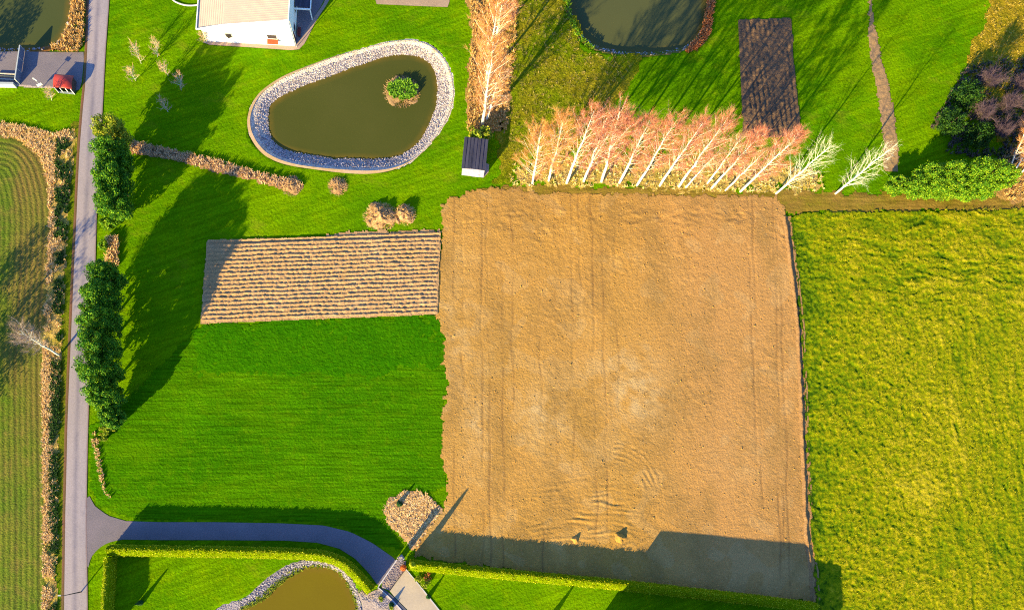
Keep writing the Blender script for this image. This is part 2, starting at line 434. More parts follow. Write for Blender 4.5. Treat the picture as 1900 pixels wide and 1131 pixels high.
M_hay_brown = island_mat("brown_reed_blades", [(0, S(180, 134, 82, .75)), (.5, S(226, 176, 112, .75)), (1, S(244, 206, 150, .75))], .85)
M_weed = leaves("ditch_weeds", S(20, 60, 10, .6), S(38, 86, 10, .6), S(84, 124, 20, .6))
M_plant = leaves("aquatic_plants", S(88, 140, 16, .8), S(120, 170, 26, .8), S(150, 190, 40, .8))
M_wall_white = plain("white_render", (.82, .80, .76, 1), .8, .2, .03, 2.0)
M_roof_beige = plain("beige_metal_roof", S(238, 212, 174, .54), .6, .25, .06, 1.5)
M_trim_white = plain("white_metal_trim", (.8, .79, .77, 1), .5, .4, .03)
M_glass = plain("dark_glass", (.03, .035, .045, 1), .08, .6, .1)
M_red = plain("red_painted_roof", S(206, 66, 46, .55), .5, .4, .12, .6)
M_orange_awn = plain("orange_awning", S(226, 108, 60, .45), .7, .2, .1)
M_slate = None
def slate_mat():
    n = NM("dark_roof_felt", .8, .3)
    f = n.noise(.5, 3, .6, R_(-6), (1, .06, 1))
    c = n.mix(n.contrast(f, .35, .7), S(62, 62, 78), S(92, 90, 104))
    c = n.value(c, n.noise(.4, 3, .7), .85, 1.15); n.color(c); n.bump(f, .03); return n.m
M_slate = slate_mat()
M_plank = plain("pale_lilac_boards", S(206, 196, 206), .75, .2, .1, .4)
M_dark_wood = plain("dark_wood", (.05, .04, .04, 1), .7, .25, .2)
M_steel = plain("blue_grey_steel", S(128, 138, 150), .45, .5, .1)
M_grey_metal = plain("galvanised_metal", (.36, .37, .38, 1), .4, .5, .1)
M_terracotta = plain("terracotta", S(216, 110, 60), .8, .2, .15)
M_pillar = stone_mat("pillar_stone", S(220, 206, 192), S(196, 180, 168), S(170, 156, 146), .25)
M_darkred = plain("dark_red_wood", (.16, .03, .03, 1), .7, .2, .1)

# ------------------------------------------------------------------ ponds first (the ground dips under them)
def P4(pts, s, ox, oy): return [(ox+x/s, oy+y/s) for x, y in pts]
mid_in = P4([(205, 640), (215, 560), (250, 510), (330, 460), (480, 390), (660, 325), (850, 250), (1000, 200), (1150, 150), (1280, 135), (1400, 145), (1490, 185), (1545, 250), (1575, 340), (1580, 450), (1565, 560), (1530, 660), (1470, 780), (1390, 880), (1300, 940), (1200, 975), (1050, 985), (900, 980), (720, 980), (600, 960), (450, 935), (320, 900), (240, 830), (210, 750)], 4.349, 450, 70)
mid_out = P4([(45, 640), (70, 540), (150, 450), (300, 340), (500, 250), (700, 170), (900, 110), (1100, 55), (1300, 20), (1430, 25), (1540, 65), (1610, 140), (1660, 240), (1700, 320), (1705, 430), (1690, 560), (1640, 680), (1560, 800), (1480, 900), (1350, 1010), (1200, 1060), (1050, 1078), (850, 1070), (600, 1050), (400, 1020), (250, 970), (130, 890), (60, 790)], 4.349, 450, 70)
bot_in = [(446.5, 1129.5), (474, 1116), (498, 1099), (523, 1075.6), (540, 1065.5), (562, 1053.7), (582, 1050), (607, 1052), (624, 1058.7), (641, 1074), (649.5, 1092), (658, 1109), (660.5, 1129.5), (655, 1160), (620, 1190), (500, 1200), (400, 1180), (415, 1148)]
bot_out = [(397, 1130), (430.5, 1116), (456, 1109), (481, 1087), (506, 1065.5), (531.6, 1050), (557, 1040), (590.5, 1037.7), (616, 1042), (634, 1053), (652, 1073), (662, 1092), (668, 1108), (672, 1130), (668, 1168), (625, 1202), (500, 1214), (385, 1195), (380, 1155)]
top_in = [(1052, -60), (1053, -20), (1058, 15), (1068, 45), (1085, 70), (1110, 86), (1150, 95), (1200, 97), (1250, 92), (1283, 78), (1303, 50), (1311, 15), (1314, -30), (1300, -80), (1200, -110), (1100, -100)]
top_out = [(1040, -60), (1043, -20), (1050, 18), (1061, 52), (1080, 77), (1107, 93), (1149, 101), (1200, 103), (1252, 98), (1291, 85), (1314, 56), (1324, 16), (1327, -30), (1310, -92), (1200, -124), (1092, -112)]
left_in = [(-60, 88), (0, 90), (40, 90), (83, 87), (108, 76), (124, 48), (131, 10), (132, -40), (110, -80), (0, -100), (-90, -80), (-110, 30)]
left_out = [(-62, 95), (0, 96), (40, 96), (88, 95), (118, 84), (135, 52), (143, 10), (144, -44), (118, -92), (0, -112), (-100, -90), (-122, 34)]

PONDS = []
def pond(inn, out, zw, name, wmat, bmat, rough=.08):
    W = resample(smooth_poly(GP(inn, zw), 6), .2, True)
    O = smooth_poly(GP(out, 0.0), 6)
    On = resample(O, .05, True)
    near = np.array([On[np.argmin(((On-p)**2).sum(1))] for p in W])
    k = np.ones(25)/25                                        # even the pairing out
    near = np.stack([np.convolve(np.concatenate([near[-12:, i], near[:, i], near[:12, i]]), k, 'valid') for i in range(2)], -1)
    n = len(W); prof = [(-.16, .02), (0, .05), (.1, .0), (.35, .32), (.7, .68), (1.0, 1.0), (1.35, 1.35), (2.0, 1.9)]
    rows = []
    ts = np.array([-.2, -.02, .08, .2, .32, .44, .56, .68, .8, .92, 1.0, 1.12, 1.4, 2.0])
    for t in ts:
        p = near+(W-near)*t
        if t > 1.0:
            e = W-near; e /= np.linalg.norm(e, axis=1)[:, None]+1e-9; p = W+e*(t-1.0)*1.4
        z = zw*np.clip(t, 0, None)**.9
        z = np.where(t < 0, -.06, z)+ (.045 if 0 > t > -.1 else 0)
        z = z*np.ones(n)
        if 0 <= t <= 1.3: z = z+rough*(vn(p[:, 0], p[:, 1], .5, 3)+.7*vn(p[:, 0], p[:, 1], .25, 4))
        rows.append(np.column_stack([p, z]))
    V = np.vstack(rows); a = np.arange(n); b = (a+1) % n; q = []
    for r in range(len(ts)-1): q.append(np.stack([r*n+a, r*n+b, (r+1)*n+b, (r+1)*n+a], -1))
    bank = mesh_np("pond_bank", V, [np.vstack(q)[:, ::-1]], bmat, smooth=True); tag(bank, kind='structure')
    # water sheet reaches under the bank
    e = near-W; e /= np.linalg.norm(e, axis=1)[:, None]+1e-9
    Wc = W[::4]; ec = e[::4]; mm = len(Wc)
    rg = [(.25, 1.0), (.0, 1.0), (-.5, .55), (-1.3, 0.0)]
    Vw = np.vstack([Wc+ec*o_ for o_, a_ in rg]); Aw = np.concatenate([np.full(mm, a_) for o_, a_ in rg])
    a_ = np.arange(mm); b_ = (a_+1) % mm; qw = np.vstack([np.stack([r*mm+a_, r*mm+b_, (r+1)*mm+b_, (r+1)*mm+a_], -1) for r in range(3)])
    vv, ee, ff, vo = delaunay_2d_cdt([Vector(p) for p in Vw[3*mm:]], [], [list(range(mm))], 1, 1e-4)[:4]
    t_ = [f for f in ff if len(f) == 3]; base_ = len(Vw); Vw = np.vstack([Vw, np.array([[v[0], v[1]] for v in vv])]); Aw = np.concatenate([Aw, np.zeros(len(vv))])
    wo = mesh_np("pond_water", np.column_stack([Vw, np.full(len(Vw), zw)]), [qw[:, ::-1], np.array(t_)+base_], wmat, attr={"shore": Aw})
    tag(wo, kind='structure')
    PONDS.append(O)
    return W, near
MW, MN = pond(mid_in, mid_out, -1.05, 'mid', M_water_mid, M_stone, .035)
BW, BN = pond(bot_in, bot_out, -.55, 'bottom', M_water_bot, M_stone_grey, .035)
TW, TN = pond(top_in, top_out, -1.0, 'top', M_water_top, M_mudbank, .08)
LW, LN = pond(left_in, left_out, -.8, 'left', M_water_left, M_orangebank, .08)

# ------------------------------------------------------------------ ground, one sheet to the horizon
def axis(lo, hi, step):
    a = np.arange(lo, hi+1e-6, step); out = [4, 9, 18, 36, 80, 170, 360, 760, 1600, 3200]
    return np.concatenate([[lo-o for o in out[::-1]], a, [hi+o for o in out]])
gx = axis(-95, 135, .5); gy = axis(-30, 116, .5)
X, Y = np.meshgrid(gx, gy)
Z = .02*vn(X, Y, 3.0, 1)+.012*vn(X, Y, 1.1, 2)-.03
for O in PONDS:
    lo = O.min(0)-3; hi = O.max(0)+3
    m = (X > lo[0]) & (X < hi[0]) & (Y > lo[1]) & (Y < hi[1])
    xs, ys = X[m], Y[m]; ins = inside(xs, ys, O); d = dist_line(xs, ys, O, True)
    z = Z[m]; z = np.where(ins & (d > .15), -.35-np.clip(d*1.2, 0, 2.2), z); Z[m] = z
ny, nx = X.shape; I = np.arange(ny*nx).reshape(ny, nx)
Q = np.stack([I[:-1, :-1], I[:-1, 1:], I[1:, 1:], I[1:, :-1]], -1).reshape(-1, 4)
g = mesh_np("ground", np.column_stack([X.ravel(), Y.ravel(), Z.ravel()]), [Q], M_lawn, smooth=True)
tag(g, kind='structure')

# ------------------------------------------------------------------ ground regions
def region(name, pts, mat, zoff, res=.3, hf=None, jit=.25, jscale=.9, attrs=None, smoothp=0, world=False, kind='structure'):
    """ground sheet over a surveyed outline; ragged edge; real relief from hf"""
    P = np.asarray(pts, dtype=float) if world else GP(pts)
    if smoothp: P = smooth_poly(P, smoothp)
    lo = P.min(0)-1; hi = P.max(0)+1
    xs = np.arange(lo[0], hi[0], res); ys = np.arange(lo[1], hi[1], res)
    x, y = np.meshgrid(xs, ys)
    cx = x[:-1, :-1]+res/2; cy = y[:-1, :-1]+res/2
    jx = jit*(vn(cx, cy, jscale, 11)+.6*vn(cx, cy, jscale*.4, 12)); jy = jit*(vn(cx, cy, jscale, 13)+.6*vn(cx, cy, jscale*.4, 14))
    m = inside(cx+jx, cy+jy, P)
    vi = np.arange(x.size).reshape(x.shape)
    q = np.stack([vi[:-1, :-1][m], vi[:-1, 1:][m], vi[1:, 1:][m], vi[1:, :-1][m]], -1)
    used = np.unique(q); remap = np.zeros(x.size, dtype=int); remap[used] = np.arange(len(used)); q = remap[q]
    vx, vy = x.ravel()[used], y.ravel()[used]
    cnt = np.bincount(q.ravel(), minlength=len(used))
    z = np.full(len(used), zoff, dtype=float)
    d = dist_line(vx, vy, P, True)
    if hf is not None: z += hf(vx, vy)*np.clip(d/.6, 0, 1)
    z = np.where(cnt < 4, np.minimum(z, zoff)-.02, z)
    z = np.maximum(z, .012)
    at = {k: f(vx, vy, d) for k, f in attrs.items()} if attrs else None
    o = mesh_np(name, np.column_stack([vx, vy, z]), [q], mat, smooth=True, attr=at)
    tag(o, kind=kind)
    return o

def flat(name, pts, mat, z, world=False, smoothp=0, step=1.5, attrs=None, zf=None):
    """clean-edged sheet (paving)"""
    P = np.asarray(pts, dtype=float) if world else GP(pts)
    if smoothp: P = smooth_poly(P, smoothp)
    P = resample(P, step, True) if step else P
    vv, ee, ff = delaunay_2d_cdt([Vector(p) for p in P], [], [list(range(len(P)))], 1, 1e-4)[:3]
    o = mesh_np(name, [[v[0], v[1], z] for v in vv], [np.array([f for f in ff if len(f) == 3])], mat)
    tag(o, kind='structure'); return o

tuss = lambda a, s, sd: (lambda x, y: a*(vn(x, y, s, sd)+.6*vn(x, y, s*.5, sd+1)))
region("grass_field", [(165, 790), (205, 770), (372, 604), (600, 594), (812, 588), (826, 650), (832, 710), (822, 760), (826, 900), (800, 912), (752, 908), (712, 935), (720, 975), (748, 1020), (700, 1010), (640, 978), (560, 965), (240, 962), (180, 935), (168, 900)], M_field_green, .02, .4, tuss(.03, .8, 21))
region("grass_field", [(362, 604), (600, 593), (808, 586), (824, 620), (826, 655), (818, 676), (700, 690), (480, 694), (360, 690)], M_strip_green, .05, .3, tuss(.025, .5, 25), 1.3, 1.6)
region("rough_grass", [(938, -40), (1050, -40), (1056, 15), (1080, 76), (1107, 95), (1149, 104), (1190, 106), (1165, 165), (1115, 212), (1060, 228), (1000, 250), (950, 300), (945, 345), (920, 345), (915, 300), (935, 240)], M_rough, .02, .35, tuss(.1, .8, 31), 1.2, 3)
region("rough_grass", [(862, -40), (962, -40), (955, 90), (940, 245), (868, 250), (866, 180), (876, 60)], M_orange, .04, .35, tuss(.08, .8, 33), .6, 2)
region("rough_grass", [(945, 345), (952, 312), (1040, 292), (1200, 296), (1400, 304), (1520, 322), (1530, 352), (1400, 356), (1200, 350), (1000, 348)], M_under, .03, .3, tuss(.12, .6, 35), 1.6, 2.0)
region("grass_path", [(880, 352), (950, 346), (1100, 346), (1300, 350), (1540, 356), (1700, 360), (1960, 368), (1960, 396), (1700, 394), (1470, 396), (1440, 372), (1200, 372), (1000, 374), (880, 372)], M_pathgrass, .035, .35, tuss(.04, .8, 37), .7, 1.5)
region("meadow", [(1788, 115), (1800, 85), (1822, 45), (1850, -40), (1990, -40), (1990, 290), (1880, 300), (1850, 260), (1830, 200), (1796, 170)], M_bronze, .03, .35, tuss(.12, .7, 39), 1.0, 2)
region("rough_grass", [(1835, 330), (1850, 300), (1900, 280), (1990, 270), (1990, 380), (1860, 378), (1840, 360)], M_orange, .05, .35, tuss(.08, .7, 41), .7, 1.5)
region("verge", [(131, 225), (150, 225), (136, 480), (126, 780), (120, 1180), (108, 1180), (108, 780), (122, 480)], M_verge, .02, .35, tuss(.03, .6, 43), .3)

# big bare field: clods, wheel lines, curved harrow marks
FA, FB = GP([(1000, 880)])[0], GP([(1210, 960)])[0]
wheel = [G(px, 600)[0] for px in (857, 893, 905, 1001, 1062, 1078, 1101, 1120, 1145, 1395, 1404, 1432, 1441, 1449)]
arc_c = G(1090, 1000)
def soil_h(x, y):
    rg = np.clip(.55+.9*vn(x, y, 9, 55)+.5*vn(x, y, 3.5, 56), 0, 1.6)
    z = .012*vn(x, y, .45, 51)+.026*rg*vn(x+y*.5, y-x*.2, .6, 52)+.03*vn(x, y, 6, 53)+.018*vn(x, y, .28, 54)
    for i, wx in enumerate(wheel):
        t = x-wx-.35*vn(y*.2, y*0+i, 1.0, 60+i)-(y-38)*.006*(wx-20)/20
        z += -.05*np.exp(-(t/.17)**2)*np.clip(vn(y*.15+i*7, x*0+i, 1.0, 80+i)+.55, 0, 1)
    m = np.exp(-((x-arc_c[0])/9.5)**4-((y-arc_c[1]-4.5)/5.5)**4)
    yy = y+.02*(x-arc_c[0])**2*.5+.5*vn(x, y, 4, 57)
    z += m*.085*np.sin((yy+.5*vn(x*.4, y, 1.2, 47))*2*math.pi/1.05)*np.clip(.25+1.2*vn(x*.5, y*2, 1.6, 58), 0, 1)
    r = np.hypot(x-G(1130, 920)[0], y-G(1130, 920)[1]); ang = np.exp(-((r-8.2)/2.0)**2)*(x > G(1140, 900)[0])
    z += ang*.065*np.sin((r+.35*vn(x, y, 1.5, 48))*2*math.pi/.9)*np.clip(.4+vn(x, y, 2, 49), 0, 1)
    yt = G(1000, 405)[1]; mt = np.exp(-((y-yt)/3.2)**2)
    z += mt*.11*vn(x*.5, y, .5, 59)*np.clip(.3+vn(x, y, 3, 46), 0, 1)
    return z
def soil_track(x, y):
    a = np.zeros(len(x))
    for i, wx in enumerate(wheel+[G(q, 600)[0] for q in (842, 930, 950, 1030)]):
        t = x-wx-.35*vn(y*.2, y*0+i, 1.0, 60+i)-(y-38)*.006*(wx-20)/20
        a = np.maximum(a, np.exp(-(t/.15)**2)*np.clip(1.5*vn(y*.11+i*7, x*0+i, 1.0, 80+i)+.3+.5*vn(x, y, .7, 96), 0, 1))
    return a
def soil_pale(x, y):
    a = np.zeros(len(x))
    for px, py, rx, ry, k in ((1190, 735, 5, 5.5, 1.0), (1010, 765, 4, 5, .75), (1160, 690, 7, 4, .6), (880, 760, 3, 12, .45), (850, 640, 3.5, 14, .45), (1380, 850, 6, 5, .3), (1080, 860, 6, 3, .35)):
        p = G(px, py); a = np.maximum(a, k*np.exp(-((x-p[0])/rx)**2-((y-p[1])/ry)**2))
    return np.clip(a*(.75+.6*vn(x, y, 2.2, 97)+.5*vn(x, y, .9, 98))+.25*(vn(x, y, 3, 84) > .5), 0, 1)
def soil_damp(x, y):
    return np.clip(.25+.6*vn(x*1.2, y*.4, 3.5, 82)+.35*vn(x, y, 1.2, 83)+.35*np.clip((y-G(1000, 450)[1])/6, 0, 1), 0, 1)
region("bare_field", [(820, 385), (835, 368), (862, 360), (900, 350), (950, 350), (1000, 358), (1200, 362), (1440, 366), (1458, 385), (1462, 420), (1470, 500), (1480, 580), (1487, 700), (1492, 800), (1497, 900), (1505, 1000), (1512, 1060), (1516, 1114), (1440, 1112), (1300, 1094), (1000, 1064), (850, 1044), (770, 1030), (775, 1010), (800, 975), (826, 940), (829, 890), (818, 850), (822, 760), (832, 710), (829, 688), (818, 675), (826, 650), (824, 620), (811, 590), (815, 500), (821, 435)], M_soil, .10, .2, soil_h, .42, .8, attrs={"track": lambda x, y, d: soil_track(x, y), "pale": lambda x, y, d: soil_pale(x, y), "damp": lambda x, y, d: soil_damp(x, y), "pink": lambda x, y, d: np.clip((x-G(1150, 600)[0])/16, 0, 1)})
# small ploughed plot with furrows
pa, pb = G(385, 446), G(818, 432); pdir = (pb-pa)/np.linalg.norm(pb-pa); pn = np.array([-pdir[1], pdir[0]])
def plough_h(x, y):
    u = (x-pa[0])*pdir[0]+(y-pa[1])*pdir[1]; v = (x-pa[0])*pn[0]+(y-pa[1])*pn[1]
    v2 = v+.09*vn(u, v, 4.0, 61)+.06*vn(u*.5, v, .8, 62)+.04*vn(u, v, .35, 45)
    ph = (v2/.76) % 1.0
    ph = (ph+.5) % 1.0
    k = .62+.7*vn(u*.12, v2-ph, .75, 63)+.4*vn(u, v, .45, 60)
    gap = -.14*np.exp(-((ph-.5)/.085)**2)*np.clip(k, .12, 1.1)+.1*np.exp(-((ph-.28)/.14)**2)
    e1 = -.3*np.exp(-((v+.45)/.22)**2)
    return gap+e1+.03*np.sin(ph*6.283)+.045*vn(x, y, .36, 64)+.06*vn(x, y, .4, 64)+.03*vn(x, y, .25, 65)
region("ploughed_plot", [(385, 446), (600, 440), (818, 431), (815, 500), (812, 584), (600, 592), (373, 601), (378, 530)], M_plough, .26, .14, plough_h, .08, .8)
def dark_h(x, y):
    u = x-G(1425, 140)[0]+(y-G(1425, 140)[1])*.08
    return .12*np.sin(u*2*math.pi/.95)*np.clip(.6+vn(x, y, 3, 66), 0, 1)+.11*vn(x, y, .55, 67)+.06*vn(x, y, .3, 68)
region("ploughed_plot", [(1369, 38), (1400, 36), (1468, 35), (1474, 130), (1487, 252), (1440, 256), (1379, 254), (1376, 180)], M_dark, .13, .2, dark_h, .12)
region("trodden_strip", [(1611, -30), (1616, -30), (1617, 10), (1623, 42), (1634, 100), (1650, 170), (1662, 230), (1668, 290), (1664, 318), (1642, 318), (1638, 240), (1628, 170), (1616, 110), (1611, 60), (1612, 35), (1612, 8)], M_pathsoil, .06, .25, tuss(.06, .5, 69), .3)

# flowering crop
RXL = lambda y: np.interp(y, [G(1526, 1131)[1], G(1466, 404)[1]], [G(1526, 1131)[0], G(1466, 404)[0]])
def rape_t(x, y):
    sm = lambda v: np.clip(v, 0, 1)**2*(3-2*np.clip(v, 0, 1))
    up = sm((y-G(1700, 640)[1])/12); lr = sm((x-G(1700, 900)[0])/8)*(1-up); lf = sm(1-(x-RXL(y))/13)
    wv = 1.3*vn(x, y, 6, 74)+.5*vn(x, y, 2.5, 75)
    ew = .6*vn(x*.22, y+wv+.15*x, .5, 71)+.5*vn(x*.3, y+wv, 1.0, 72)
    ns = .5*vn(x+.12*y+.4*wv, y*.16, .55, 73)+.6*vn(x+.12*y+.4*wv, y*.12, 1.25, 76)
    iso = .55*vn(x*.8, y, .62, 77)+.45*vn(x, y, .36, 78)
    big = .5*vn(x, y, 8, 79)+.35*vn(x, y, 3, 87)
    t = up*(1-.5*lf)*ew+lr*ns*.8+(.55+.4*(1-up)*(1-lr)+.3*lf)*iso+.35*vn(x, y, .3, 86)
    hot = .35*np.exp(-((x-G(1700, 900)[0])/7)**2-((y-G(1700, 900)[1])/6)**2)+.2*np.exp(-((x-G(1740, 760)[0])/9)**2-((y-G(1740, 760)[1])/6)**2)
    edge = .32*np.exp(-np.clip(x-RXL(y), 0, 99)/2.2)
    l1 = np.clip(1-np.abs(vn(x*.16, y+wv+.12*x, .95, 61))/.17, 0, 1)*np.clip(.55+1.1*vn(x, y, 3.5, 62), 0, 1)
    l2 = np.clip(1-np.abs(vn(x+.12*y+.4*wv, y*.1, 1.1, 63))/.16, 0, 1)*np.clip(.45+1.1*vn(x, y, 4, 64), 0, 1)
    line = .42*up*(1-.35*lf)*l1+.3*lr*l2+.24*(1-up)*(1-lr)*np.clip(1-np.abs(vn(x*.8+.3*y, y*.4, .9, 65))/.16, 0, 1)*np.clip(.3+vn(x, y, 3, 66), 0, 1)
    return .49+.3*t+.16*big+hot*.6-line-edge-.12*lf*(y > G(1500, 760)[1])
def rape_h(x, y):
    return .34*(rape_t(x, y)-.5)+.08*vn(x, y, .42, 70)
region("crop_field", [(1466, 404), (1500, 396), (1560, 394), (1700, 393), (1960, 386), (2000, 388), (2000, 1210), (1522, 1210), (1516, 1131), (1507, 1000), (1500, 900), (1491, 700), (1482, 560), (1473, 470)], M_rape, .22, .2, rape_h, .35, 1.0,
       attrs={"tone": lambda x, y, d: rape_t(x, y)})
# furrow with a low berm between bare field and crop
fl = smooth_poly(GP([(1458, 402), (1464, 440), (1471, 500), (1481, 580), (1487, 690), (1491, 800), (1495, 900), (1500, 1000), (1508, 1060), (1512, 1112)]), 10, False)
fl = resample(fl, .35); n = len(fl); T = np.gradient(fl, axis=0); T /= np.linalg.norm(T, axis=1)[:, None]; Nn = np.stack([-T[:, 1], T[:, 0]], -1)
rows = []
for off, z in ((-.8, -.03), (-.5, .16), (-.32, .3), (-.18, .12), (-.02, -.1), (.45, -.1), (.7, .0), (.95, -.04)):
    p = fl-Nn*(-off+.12*vn(fl[:, 0], fl[:, 1], .8, 90)[:, None])
    rows.append(np.column_stack([p, np.full(n, z+.14)+(.1 if z > .05 else .02)*vn(p[:, 0], p[:, 1], .5, 91)]))
a = np.arange(n-1); q = [np.stack([r*n+a, r*n+a+1, (r+1)*n+a+1, (r+1)*n+a], -1) for r in range(len(rows)-1)]
tag(mesh_np("field_furrow", np.vstack(rows), [np.vstack(q)], M_furrow, smooth=True), kind='structure')

# seedling field left of the ditch; rows follow its edge
edge = smooth_poly(GP([(-150, 262), (-60, 254), (0, 258), (40, 270), (66, 300), (82, 350), (88, 410), (85, 520), (77, 650), (78, 800), (80, 950), (80, 1180)]), 6, False)
region("seedling_field", [(-150, 254), (-60, 247), (0, 250), (48, 262), (76, 296), (90, 350), (96, 410), (90, 530), (82, 650), (83, 800), (85, 950), (85, 1200), (-160, 1200)], M_rows, .05, .3, tuss(.03, .5, 93), .2, attrs={"row": lambda x, y, d: dist_line(x, y, edge), "brown": lambda x, y, d: np.clip(np.interp(y, [G(40, 1100)[1], G(40, 880)[1], G(40, 640)[1], G(40, 420)[1]], [0, .25, .7, 1.0])+.5*vn(x, y, 5, 33), 0, 1)*np.clip((x-G(20, 500)[0])/3+.7+.5*vn(x, y, 3, 34), .2, 1)})
ditch_poly = [(0, 228), (50, 236), (100, 248), (140, 240), (132, 330), (122, 480), (114, 600), (110, 760), (107, 900), (106, 1060), (104, 1180), (80, 1180), (80, 900), (78, 700), (84, 560), (92, 420), (90, 340), (70, 285), (30, 258), (-60, 248), (-60, 222)]
region("ditch_verge", ditch_poly, M_under, .06, .3, tuss(.1, .7, 95), .4)
region("reed_strip", [(243, 262), (300, 275), (400, 297), (470, 318), (545, 335), (562, 345), (555, 354), (530, 351), (480, 338), (400, 318), (320, 296), (244, 284)], M_pathsoil, .05, .3, tuss(.08, .6, 97), .3)
region("straw_patch", [(712, 940), (724, 922), (750, 911), (782, 911), (800, 920), (812, 935), (822, 945), (800, 975), (785, 1005), (775, 1020), (764, 1020), (752, 1000), (722, 975)], M_plough, .09, .25, tuss(.14, .5, 99), .3)
region("tan_fringe", [(600, 437), (640, 431), (700, 428), (760, 429), (800, 426), (818, 430), (818, 438), (600, 446)], M_plough, .08, .25, None, .3)

# ---- road
def ribbon(name, L, Rr, mat, z, nacr=10, step=1.0):
    L = resample(L, step); Rr = resample(Rr, np.linalg.norm(np.diff(Rr, axis=0), axis=1).sum()/(len(L)-1))
    m = min(len(L), len(Rr)); L = L[:m]; Rr = Rr[:m]
    V = []; A = []
    for k in range(nacr+1):
        t = k/nacr; p = L+(Rr-L)*t
        V.append(np.column_stack([p, np.full(m, z+.04*(1-(2*t-1)**2))])); A.append(np.full(m, 2*t-1))
    a = np.arange(m-1); q = [np.stack([r*m+a, (r+1)*m+a, (r+1)*m+a+1, r*m+a+1], -1) for r in range(nacr)]
    o = mesh_np(name, np.vstack(V), [np.vstack(q)[:, ::-1]], mat, smooth=True, attr={"across": np.concatenate(A)})
    tag(o, kind='structure'); return o
rl = smooth_poly(GP([(168, -80), (165, 0), (160, 130), (153, 210), (147, 290), (141, 420), (137, 500), (134, 570), (131, 640), (128, 710), (125, 790), (123, 880), (121, 960), (120, 1040), (119, 1131), (119, 1260)]), 6, False)
rr = smooth_poly(GP([(207, -80), (203, 0), (196, 100), (192, 180), (186, 290), (180, 400), (177, 500), (174, 570), (171, 640), (167, 710), (164, 790), (162, 880), (161, 960), (162, 1040), (163, 1131), (163, 1260)]), 6, False)
ribbon("road", rl, rr, M_road, .05)
sh = rl+np.array([-.45, 0]); ribbon("road_shoulder", sh, rl+np.array([.12, 0]), M_shoulder, .035, 3)
# ---- driveway
dn_ = [(166, 920), (176, 938), (200, 956), (234, 966), (300, 968), (400, 968), (520, 970), (600, 974), (650, 986), (690, 1006), (736, 1038)]
ds_ = [(703, 1088), (686, 1064), (660, 1036), (630, 1017), (590, 1006), (530, 1002), (400, 1001), (300, 1001), (225, 1000), (200, 1006), (182, 1017), (168, 1034), (164, 1052)]
flat("driveway", dn_+ds_+[(158, 1050), (157, 925)], M_drive, .035, step=1.0)
flat("threshold_paving", [(737.3, 1038.2), (754, 1040), (752.4, 1055.6), (722.3, 1095), (703, 1087.5)], M_paving, .05)
flat("concrete_drive", [(752.4, 1056.5), (815, 1131), (870, 1200), (805, 1200), (757, 1131), (722, 1096)], M_concrete, .06)
flat("asphalt_edge", [(703, 1088.5), (721, 1097), (756, 1131.5), (804, 1200), (793, 1200), (746, 1131), (728, 1110)], plain("dark_channel", S(104, 106, 116), .8, .2), .045)
flat("sand_bank", [(664, 1098), (676, 1102), (690, 1098), (700, 1090), (727, 1112), (745, 1132), (790, 1200), (690, 1200), (676, 1150), (671, 1118)], M_sand, .03, step=1.0)
region("pebble_patch", [(668, 1094), (684, 1103), (697, 1093), (708, 1100), (728, 1117), (735, 1131), (705, 1128), (690, 1112), (672, 1112)], M_stone_grey, .05, .2, tuss(.04, .3, 101), .3)
# yard top left
flat("yard", [(-80, 97), (40, 96), (88, 97), (157, 97), (154, 130), (152, 152), (146, 172), (110, 163), (70, 161), (34, 159), (-80, 157)], M_yard, .04)
region("yard_edge", [(30, 156), (70, 159), (108, 161), (108, 166), (70, 164), (30, 162)], M_sand, .05, .2, None, .15)
# house surroundings
flat("gravel_path", [(376, 79), (383, 74), (547, 84), (553, 80), (580, 36), (600, 8), (620, -40), (626, -40), (612, 0), (586, 40), (566, 80), (558, 91), (547, 94), (460, 88), (380, 83)], M_apron, .04)
flat("terrace", [(548, 85), (556, 76), (580, 36), (598, 8), (618, -40), (556, -40), (551, 40)], M_yard, .03)
flat("tan_bed", [(696, -30), (696, 8), (760, 11), (834, 14), (834, -30)], M_seedbed, .04)
lk = smooth_poly(GP([(300, -40), (318, -4), (330, 6), (350, 11), (376, 9)]), 8, False)
mb = MB(); mb.tube(np.column_stack([resample(lk, .3), np.full(len(resample(lk, .3)), .05)]), np.full(len(resample(lk, .3)), .14), 6); o = mb.build("kerb", M_white_edge); tag(o, kind='structure')
# white kerbs along the concrete drive
for pts in ([(753, 1055), (783, 1091), (814, 1130), (872, 1200)], [(701, 1088.6), (716, 1101), (731.5, 1116), (745, 1131), (792, 1200)], [(736.5, 1037.6), (702.4, 1087)]):
    k = resample(GP(pts), .5); n_ = len(k); mb = MB(); T = np.gradient(k, axis=0); T /= np.linalg.norm(T, axis=1)[:, None]; N2 = np.stack([-T[:, 1], T[:, 0]], -1)*.09
    V = np.vstack([np.column_stack([k+N2, np.full(n_, .0)]), np.column_stack([k+N2, np.full(n_, .12)]), np.column_stack([k-N2, np.full(n_, .12)]), np.column_stack([k-N2, np.full(n_, .0)])])
    a = np.arange(n_-1); q = [np.stack([r*n_+a, r*n_+a+1, (r+1)*n_+a+1, (r+1)*n_+a], -1) for r in range(3)]
    tag(mesh_np("kerb", V, [np.vstack(q)], M_white_edge), kind='structure')

